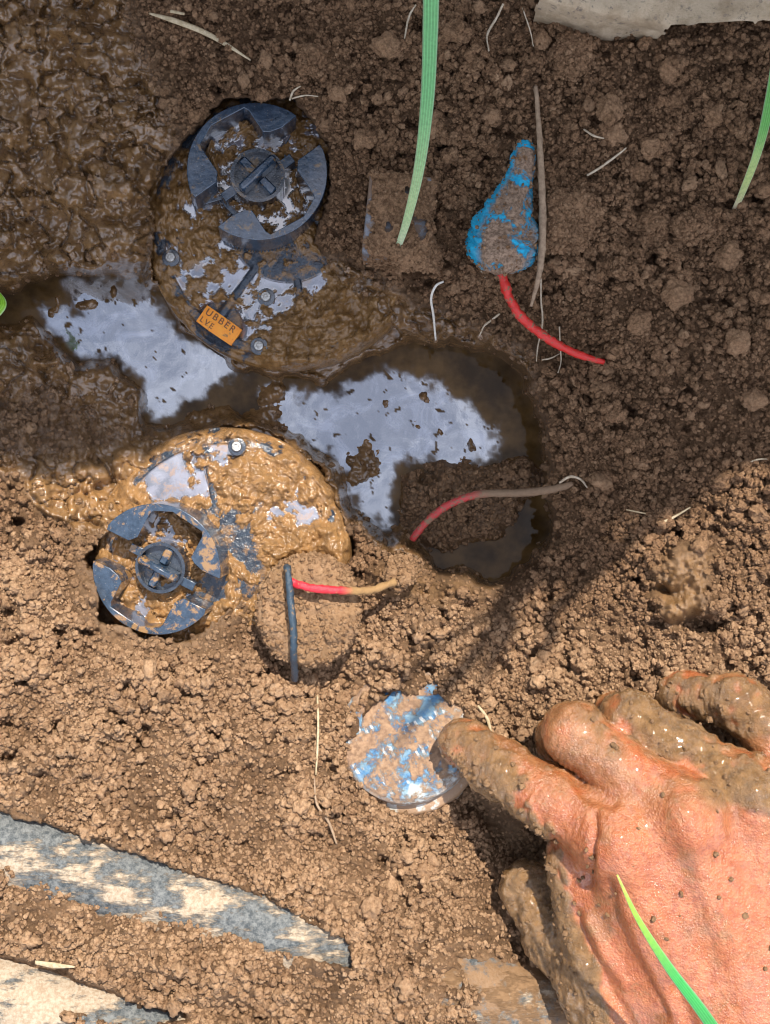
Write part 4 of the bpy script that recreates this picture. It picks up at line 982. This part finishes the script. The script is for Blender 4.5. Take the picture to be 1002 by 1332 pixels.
# ================================================================== GRASS, STRAW, ROOTS
def grass_mat(name, tip, mid, base, a, b):
    g = G(name); t = g.attr('t')
    c = g.mix(g.ramp(t, 0.0, a), base, tip); c = g.mix(g.ramp(t, a, b), c, mid)
    c = g.mix(g.ramp(g.noise(900, 4), 0.35, 0.7, 0, 0.35), c, tuple(x * 0.5 for x in mid))
    sv = g.attr('s'); wv = g.math('SINE', g.math('MULTIPLY', sv, 16.0)); c = g.mix(g.ramp(wv, 0.2, 0.9, 0, 0.35), c, tuple(min(1, x * 1.7 + 0.08) for x in mid))
    c = g.mix(g.ramp(g.math('ABSOLUTE', sv), 0.75, 0.95, 0, 0.5), c, (0.7, 0.8, 0.6))
    g.set('Base Color', c); g.set('Roughness', 0.35)
    tr = g.t.nodes.new('ShaderNodeBsdfTranslucent'); g.t.links.new(c, tr.inputs['Color'])
    ms = g.t.nodes.new('ShaderNodeMixShader'); ms.inputs[0].default_value = 0.35
    g.t.links.new(g.b.outputs[0], ms.inputs[1]); g.t.links.new(tr.outputs[0], ms.inputs[2]); g.t.links.new(ms.outputs[0], g.o.inputs['Surface'])
    return g.m
M_GRASS = grass_mat('grass', (0.6, 0.7, 0.35), (0.2, 0.55, 0.2), (0.8, 0.75, 0.55), 0.2, 0.55)
M_GRASS2 = grass_mat('grass_pink_base', (0.6, 0.65, 0.25), (0.14, 0.45, 0.08), (0.7, 0.45, 0.35), 0.3, 0.55)
M_GRASS3 = grass_mat('grass_bright', (0.42, 0.62, 0.06), (0.06, 0.46, 0.1), (0.7, 0.6, 0.12), 0.14, 0.4)
def up_pts(*a): return [tuple(P(u, v, z / 1000)) for u, v, z in a]
strand('grass', up_pts((513, 335, 10), (530, 285, 22), (546, 215, 38), (556, 130, 55), (560, 40, 72), (561, -40, 86), (560, -160, 100)), [0.0010, 0.0016, 0.0020, 0.0024, 0.0026, 0.0027, 0.0012], M_GRASS,
       'long green grass blade with pale base rising from the mud-caked box', 'grass', n=60, ring=10, flat=0.12)
strand('grass', up_pts((954, 276, 18), (966, 250, 24), (985, 200, 36), (1000, 140, 46), (1012, 60, 56), (1015, -20, 62)), [0.0009, 0.0013, 0.0016, 0.0019, 0.0017, 0.0006], M_GRASS2,
       'short grass blade with pinkish base below the stone slab', 'grass', n=50, ring=10, flat=0.14)
strand('grass', up_pts((803, 1138, 92), (830, 1195, 94), (870, 1258, 94), (915, 1318, 90), (960, 1385, 70), (985, 1430, 50), (1010, 1500, -3)), [0.0003, 0.0009, 0.0015, 0.0019, 0.0022, 0.0022, 0.0018], M_GRASS3,
       'bright green grass blade arching over the back of the hand', 'grass', n=60, ring=10, flat=0.16)
strand('grass', up_pts((-52, 425, -14), (-24, 416, 0), (-4, 402, 6), (2, 392, 6), (-6, 375, 2)), [0.0012, 0.0024, 0.0028, 0.0018, 0.0003], grass_mat('grass_lime', (0.3, 0.62, 0.03), (0.3, 0.62, 0.03), (0.3, 0.6, 0.03), 0.3, 0.6),
       'lime green grass tip poking over the puddle rim', 'grass', n=30, ring=10, flat=0.3)
M_STRAW = plain('straw', (0.62, 0.5, 0.32), 0.6, 0.4, 1500, (0.4, 0.3, 0.17), 500)
M_ROOT = plain('root', (0.66, 0.55, 0.4), 0.6, 0.4, 1500, (0.45, 0.34, 0.22), 700)
M_WROOT = plain('white_root', (0.78, 0.74, 0.66), 0.5, 0.4, None, (0.6, 0.55, 0.45), 700)
M_STEM = plain('dry_stem', (0.4, 0.28, 0.18), 0.7, 0.3, 900, (0.24, 0.16, 0.1), 500)
def on_ground(pl, lift=1.0, r=5):
    return [tuple(P(u, v, gzs(u, v, r) + lift / 1000)) for u, v in pl]
strand('dry_stem', [tuple(P(u, v, z / 1000)) for u, v, z in ((697, 112, 16), (701, 160, 17), (704, 220, 18.5), (706, 280, 19), (705, 330, 17.5), (700, 365, 14), (691, 398, 9))], [0.0008, 0.0010, 0.0012, 0.0014, 0.0014, 0.0010, 0.0006], M_STEM,
       'thin dry brown stem lying alongside the blue connector', 'stem', n=60, ring=9, jitter=0.2)
strand('straw', on_ground([(194, 17), (225, 26), (262, 40), (295, 58), (326, 78)], 1.2), [0.0004, 0.0011, 0.0011, 0.0008, 0.0003], M_STRAW, 'pale straw blade lying on the dark mud above the shaded valve', 'straw', n=40, ring=8, flat=0.35)
strand('straw', on_ground([(222, 14), (240, 18)], 1.5), [0.0007, 0.0005], M_STRAW, 'stubby straw fragment next to the long straw blade', 'straw', n=12, ring=8, flat=0.4)
strand('straw', on_ground([(413, 905), (414, 940), (413, 975), (411, 1008)], 1.0), [0.0004, 0.0005, 0.0005, 0.0003], M_STRAW, 'upright thin straw on the sunlit crumbs beside the fitting', 'straw', n=30, ring=8)
strand('straw', on_ground([(409, 1012), (412, 1045), (428, 1070), (438, 1098)], 1.0), [0.0003, 0.0005, 0.0006, 0.0004], M_STEM, 'bent thin twig on the sunlit crumbs below the upright straw', 'straw', n=30, ring=8)
strand('straw', on_ground([(622, 918), (634, 935), (640, 958)], 1.6), [0.0005, 0.0007, 0.0005], M_STRAW, 'short pale straw curved by the fingertip', 'straw', n=24, ring=8, flat=0.6)
strand('straw', on_ground([(862, 680), (878, 672), (898, 660)], 1.0), [0.0007, 0.0005, 0.0003], M_STRAW, 'short straw on the soil between pit and wet lump', 'straw', n=20, ring=8)
strand('straw', on_ground([(815, 663), (840, 668)], 1.0), [0.0003, 0.0003], M_STRAW, 'hair-thin straw on the soil beside the short straw', 'straw', n=16, ring=6)
strand('straw', on_ground([(46, 1252), (70, 1256), (97, 1258)], 2.5), [0.0008, 0.0012, 0.0004], M_STRAW, 'broad pale straw chip on the hidden pipe', 'straw', n=20, ring=8, flat=0.4)
strand('root_fibre', [tuple(P(u, v, z / 1000)) for u, v, z in ((577, 366, 2), (567, 372, 3), (561, 388, 0), (564, 410, -8), (567, 442, -18))], [0.0004, 0.0005, 0.0005, 0.0005, 0.0004], M_WROOT, 'white curved root thread hanging over the pit rim', 'root', n=40, ring=8)
RT = [('branched pale rootlet beside the red wire, longest of the tuft', [(704, 362), (704, 390), (706, 420), (700, 450), (698, 470)], 0.00035),
      ('fine rootlet hanging across the red wire', [(728, 425), (729, 450), (730, 470), (726, 485)], 0.0003),
      ('fine crosswise rootlet below the red wire', [(705, 468), (716, 466), (728, 460)], 0.0003),
      ('wriggly rootlet on the slope left of the red wire', [(650, 408), (640, 416), (630, 424), (624, 437)], 0.0004),
      ('wispy rootlet under the blue connector', [(626, 352), (632, 362), (636, 370)], 0.0003),
      ('straight rootlet on the bank right of the dry stem', [(764, 228), (785, 215), (805, 200), (815, 192)], 0.00045),
      ('curled root loop near the stone slab', [(655, 5), (645, 25), (634, 45), (636, 66)], 0.00045),
      ('hair root between curled loop and slab', [(680, 10), (690, 40), (694, 60)], 0.00025),
      ('short hooked root near the grass blade top', [(541, 6), (532, 22), (526, 52)], 0.0004),
      ('twig fork above the shaded cap, left prong', [(377, 130), (382, 118), (391, 112)], 0.0004),
      ('twig fork above the shaded cap, right prong', [(380, 128), (396, 124), (414, 125)], 0.0003),
      ('frayed root end where the loose wire enters soil', [(728, 628), (742, 620), (756, 624), (764, 634)], 0.0005),
      ('hair root on the far right bank', [(965, 606), (985, 598), (1000, 597)], 0.0003),
      ('thin root on dark bank below the slab', [(760, 168), (772, 176), (786, 180)], 0.0004)]
for lb, pl, r in RT:
    strand('rootlet', on_ground(pl, 0.9), [r, r * 1.1, r * 0.6], M_ROOT, lb, 'root', n=30, ring=6, jitter=0.25)

# ================================================================== CLODS
def ico(sub):
    bm = bmesh.new(); bmesh.ops.create_icosphere(bm, subdivisions=sub, radius=1.0)
    V = np.array([v.co[:] for v in bm.verts]); F = np.array([[v.index for v in f.verts] for f in bm.faces]); bm.free(); return V, F
IV, IF = ico(5)
def clod(u, v, rpx, label, seed, sq=(1, 1, 0.75), wet=0.06, tone=0.1, ochre=0.0, group='soil clods lying on the dark bank', sink=0.25):
    V = IV.copy(); n = noise3(V * 1.2 + seed * 3.7, seed) * 0.42 + noise3(V * 3.1 + seed, seed + 3) * 0.12 + noise3(V * 7 + seed, seed + 6) * 0.09 + noise3(V * 16 + seed, seed + 8) * 0.06 + noise3(V * 30, seed + 12) * 0.03
    r = rpx * PX; V = V * (1 + n)[:, None] * np.array(sq) * r
    a = seed * 1.3; c, s = math.cos(a), math.sin(a); V = V @ np.array([[c, s, 0], [-s, c, 0], [0, 0, 1]])
    z = gz(u, v) + r * sq[2] * (1 - sink) * 0.6
    one = np.ones(len(V))
    o = link('soil_clod', mesh_np('soil_clod', V, IF, M_SOIL, True, {'wet': one * wet, 'ochre': one * ochre, 'tone': one * tone}), None, P(u, v, z))
    if rpx > 18: crust(o, V + np.array(o.location), np.hstack([IF, IF[:, 2:3]]), int(rpx * 14), 1.2, 4.0, wet * 0.6, ochre, tone)
    return tag(o, label, 'clod', group)
CL = 'small rounded dark clod half sunk in the crumbly shaded bank'
for i, (u, v, r) in enumerate([(741, 72, 24), (793, 142, 15), (800, 172, 14), (904, 292, 22), (848, 190, 13), (566, 160, 15), (405, 78, 20), (950, 330, 16), (705, 52, 12),
                               (852, 292, 20), (880, 380, 18), (960, 445, 15), (590, 40, 14), (520, 130, 13), (640, 150, 12), (830, 420, 16), (475, 180, 13), (980, 520, 14), (930, 150, 13), (505, 60, 16), (440, 120, 12), (872, 90, 14)]):
    clod(u, v, r, {0: 'biggest dark clod, just off the stone slab', 1: 'dark clod of a touching pair between slab and large pale clod', 2: 'dark clod of a touching pair between slab and large pale clod', 3: 'broad dark clod below the pink-based grass', 5: 'dark clod touching the long green grass blade', 6: 'rough dark clod near the twig fork'}.get(i, CL), 100 + i, tone=0.1 + 0.1 * (i % 3))
clod(738, 292, 36, 'large pale brown clod beside the dry stem', 140, (1, 1.15, 0.6), tone=0.25, group='large clods')
clod(520, 745, 20, 'wet clod between the solenoid and the flooded pit', 141, (1.2, 0.9, 0.8), wet=0.3, tone=0.5, ochre=0.2, group='large clods')

# ================================================================== SHRUB added unseen beyond the upper edge, leaves placed to cast the bank's shade
M_LEAF = plain('leaf', (0.06, 0.13, 0.03), 0.45, 0.5, None, (0.035, 0.08, 0.02), 60)
M_BARK = plain('bark', (0.16, 0.11, 0.07), 0.9, 0.3, 300, (0.1, 0.07, 0.045), 120)
sh = empty('unseen_shrub', (0.15, 1.15, 0.02))
tag(sh, 'unseen broad-leaved shrub added beyond the slab to shade the bank', 'shrub')
shade = [(-500, 600), (-60, 612), (60, 618), (150, 596), (215, 552), (270, 528), (330, 520), (400, 560), (452, 640), (500, 690), (540, 715), (620, 728), (690, 758), (735, 782), (775, 762), (830, 740), (880, 690), (940, 668), (1010, 650), (1110, 640), (1500, 620), (1500, -900), (-500, -900)]
Lv = []; Lf = []
def leaf(c, n, axis, L, w):
    s = np.cross(n, axis); b = 15 * len(Lv)
    prof = [(0, 0.0), (0.22, 0.75), (0.5, 1.0), (0.78, 0.7), (1.0, 0.0)]
    vs = []
    for t, ww in prof:
        cen = c + axis * (t - 0.5) * L - n * 0.12 * L * (t - 0.5) ** 2 * 2
        vs += [cen - s * w * 0.5 * ww + n * 0.10 * w * ww, cen, cen + s * w * 0.5 * ww + n * 0.10 * w * ww]
    for k in range(4):
        for j in range(2): Lf.append((b + 3 * k + j, b + 3 * k + j + 1, b + 3 * k + j + 4, b + 3 * k + j + 3))
    Lv.append(np.array(vs))
Sn = np.array(SUN); Sxy = Sn[:2] / Sn[2]
tries = 0; made = 0
cand_u = rng.uniform(-420, 1420, 30000); cand_v = rng.uniform(-850, 790, 30000)
sdv = psdf(cand_u, cand_v, shade)
zref = -0.008
for cu_, cv_, sd_ in zip(cand_u, cand_v, sdv):
    if made >= 2600: break
    edge_leaf = sd_ > -110
    Lm = rng.uniform(0.022, 0.034) if edge_leaf else rng.uniform(0.05, 0.075)
    if sd_ > -(Lm * 0.36 / PX): continue
    if not edge_leaf and rng.random() < 0.55: continue
    h = rng.uniform(0.40, 0.95) if edge_leaf else rng.uniform(0.42, 1.25)
    g0 = np.array(P(cu_, cv_, zref)); c = np.array([g0[0] + Sxy[0] * (h - zref), g0[1] + Sxy[1] * (h - zref), h])
    n = Sn + rng.normal(0, 0.33, 3); n /= np.linalg.norm(n)
    ax_ = rng.normal(0, 1, 3); ax_ -= n * (ax_ @ n); ax_ /= np.linalg.norm(ax_)
    leaf(c, n, ax_, Lm, Lm * 0.62); made += 1
Lv = np.vstack(Lv)
part('crown', Lv, np.array(Lf), M_LEAF, sh)
root_p = np.array(sh.location)
bm_v = []; bm_f = []; off = 0
for k in range(22):
    tgt = Lv[rng.integers(0, len(Lv))]
    mid = root_p * 0.55 + tgt * 0.45 + np.array([0, 0.05, 0.12])
    V, F, t = tube([tuple(root_p + np.array([0, 0, -0.05])), tuple(root_p * 0.85 + mid * 0.15 + np.array([0, 0, 0.15])), tuple(mid), tuple(tgt)], [0.014, 0.009, 0.005, 0.0012], n=20, ring=7)
    bm_v.append(V); bm_f.append(F + off); off += len(V)
V = np.vstack(bm_v) - root_p
link('trunk', mesh_mixed('trunk', V, np.vstack(bm_f), M_BARK), sh)

tf = empty('grass_tuft', (0.42, 0.33, 0.02)); tag(tf, 'tuft of tall grass standing on the bank right of the slab', 'grass')
def shadow_pt(u, v, h):
    b = P(u, v, -0.008); return (b.x + SUN.x / SUN.z * (h + 0.008), b.y + SUN.y / SUN.z * (h + 0.008), h)
for k, (pl, w) in enumerate([([(508, 985, 0.47), (545, 930, 0.47), (590, 885, 0.46), (640, 820, 0.44), (720, 700, 0.40)], 0.0032), ([(618, 905, 0.46), (640, 860, 0.45), (668, 810, 0.44), (710, 740, 0.42)], 0.0030),
                             ([(512, 905, 0.43), (528, 880, 0.42), (560, 850, 0.41), (640, 790, 0.38)], 0.0016), ([(690, 880, 0.45), (720, 820, 0.44), (745, 770, 0.42)], 0.0030)]):
    ps = [shadow_pt(*q) for q in pl]; e = np.array(ps[-1]); b = np.array(tf.location) + np.array([0.006 * k, 0.008 * (k % 2), -0.01])
    ps += [tuple(e * 0.6 + b * 0.4 + np.array([0, 0, 0.06])), tuple(e * 0.2 + b * 0.8 + np.array([0, 0, 0.05])), tuple(b)]
    wire_part('blade', ps, [0.0004, w, w, w, w, w], M_GRASS3, tf, n=60, ring=8, flat=0.3)

def sky_block_shrub(x, y, rx, hgt, label, n=1500):  # added unseen shrubs that block the low sky and deepen contrast
    global Lv, Lf
    root = empty('unseen_shrub', (x, y, 0.0)); tag(root, label, 'shrub')
    Lv = []; Lf = []
    for _ in range(n):
        d = rng.normal(0, 1, 3); d /= np.linalg.norm(d); r = rng.random() ** 0.4
        c = np.array([x, y, hgt * 0.55]) + d * r * np.array([rx, rx, hgt * 0.48])
        nn = d + rng.normal(0, 0.5, 3) + np.array([0, 0, 0.4]); nn /= np.linalg.norm(nn)
        ax_ = rng.normal(0, 1, 3); ax_ -= nn * (ax_ @ nn); ax_ /= np.linalg.norm(ax_); L = rng.uniform(0.09, 0.15); leaf(c, nn, ax_, L, L * 0.6)
    V = np.vstack(Lv); part('crown', V, np.array(Lf), M_LEAF, root)
    vs = []; fs = []; off = 0
    for _ in range(9):
        tgt = V[rng.integers(0, len(V))]; b = np.array([x, y, -0.05])
        T = tube([tuple(b), tuple(b * 0.8 + tgt * 0.2 + np.array([0, 0, 0.15])), tuple(tgt)], [0.02, 0.012, 0.003], n=12, ring=6); vs.append(T[0] - np.array([x, y, 0])); fs.append(T[1] + off); off += len(T[0])
    link('trunk', mesh_mixed('trunk', np.vstack(vs), np.vstack(fs), M_BARK), root)
for x, y, rx, hg, lb in ((-1.35, 0.45, 0.55, 1.7, 'unseen rounded shrub added to block sky on the puddle side'), (1.45, 0.35, 0.55, 1.6, 'unseen rounded shrub added to block sky past the tall grass tuft'), (-1.3, -0.75, 0.5, 1.4, 'unseen low shrub added to block sky past the buried pipes'),
                         (-0.75, 1.45, 0.55, 1.7, 'unseen tall shrub added to block sky past the wet mud bank'), (1.1, 1.5, 0.5, 1.8, 'unseen tall shrub added to block sky past the stone slab')):
    sky_block_shrub(x, y, rx, hg, lb)
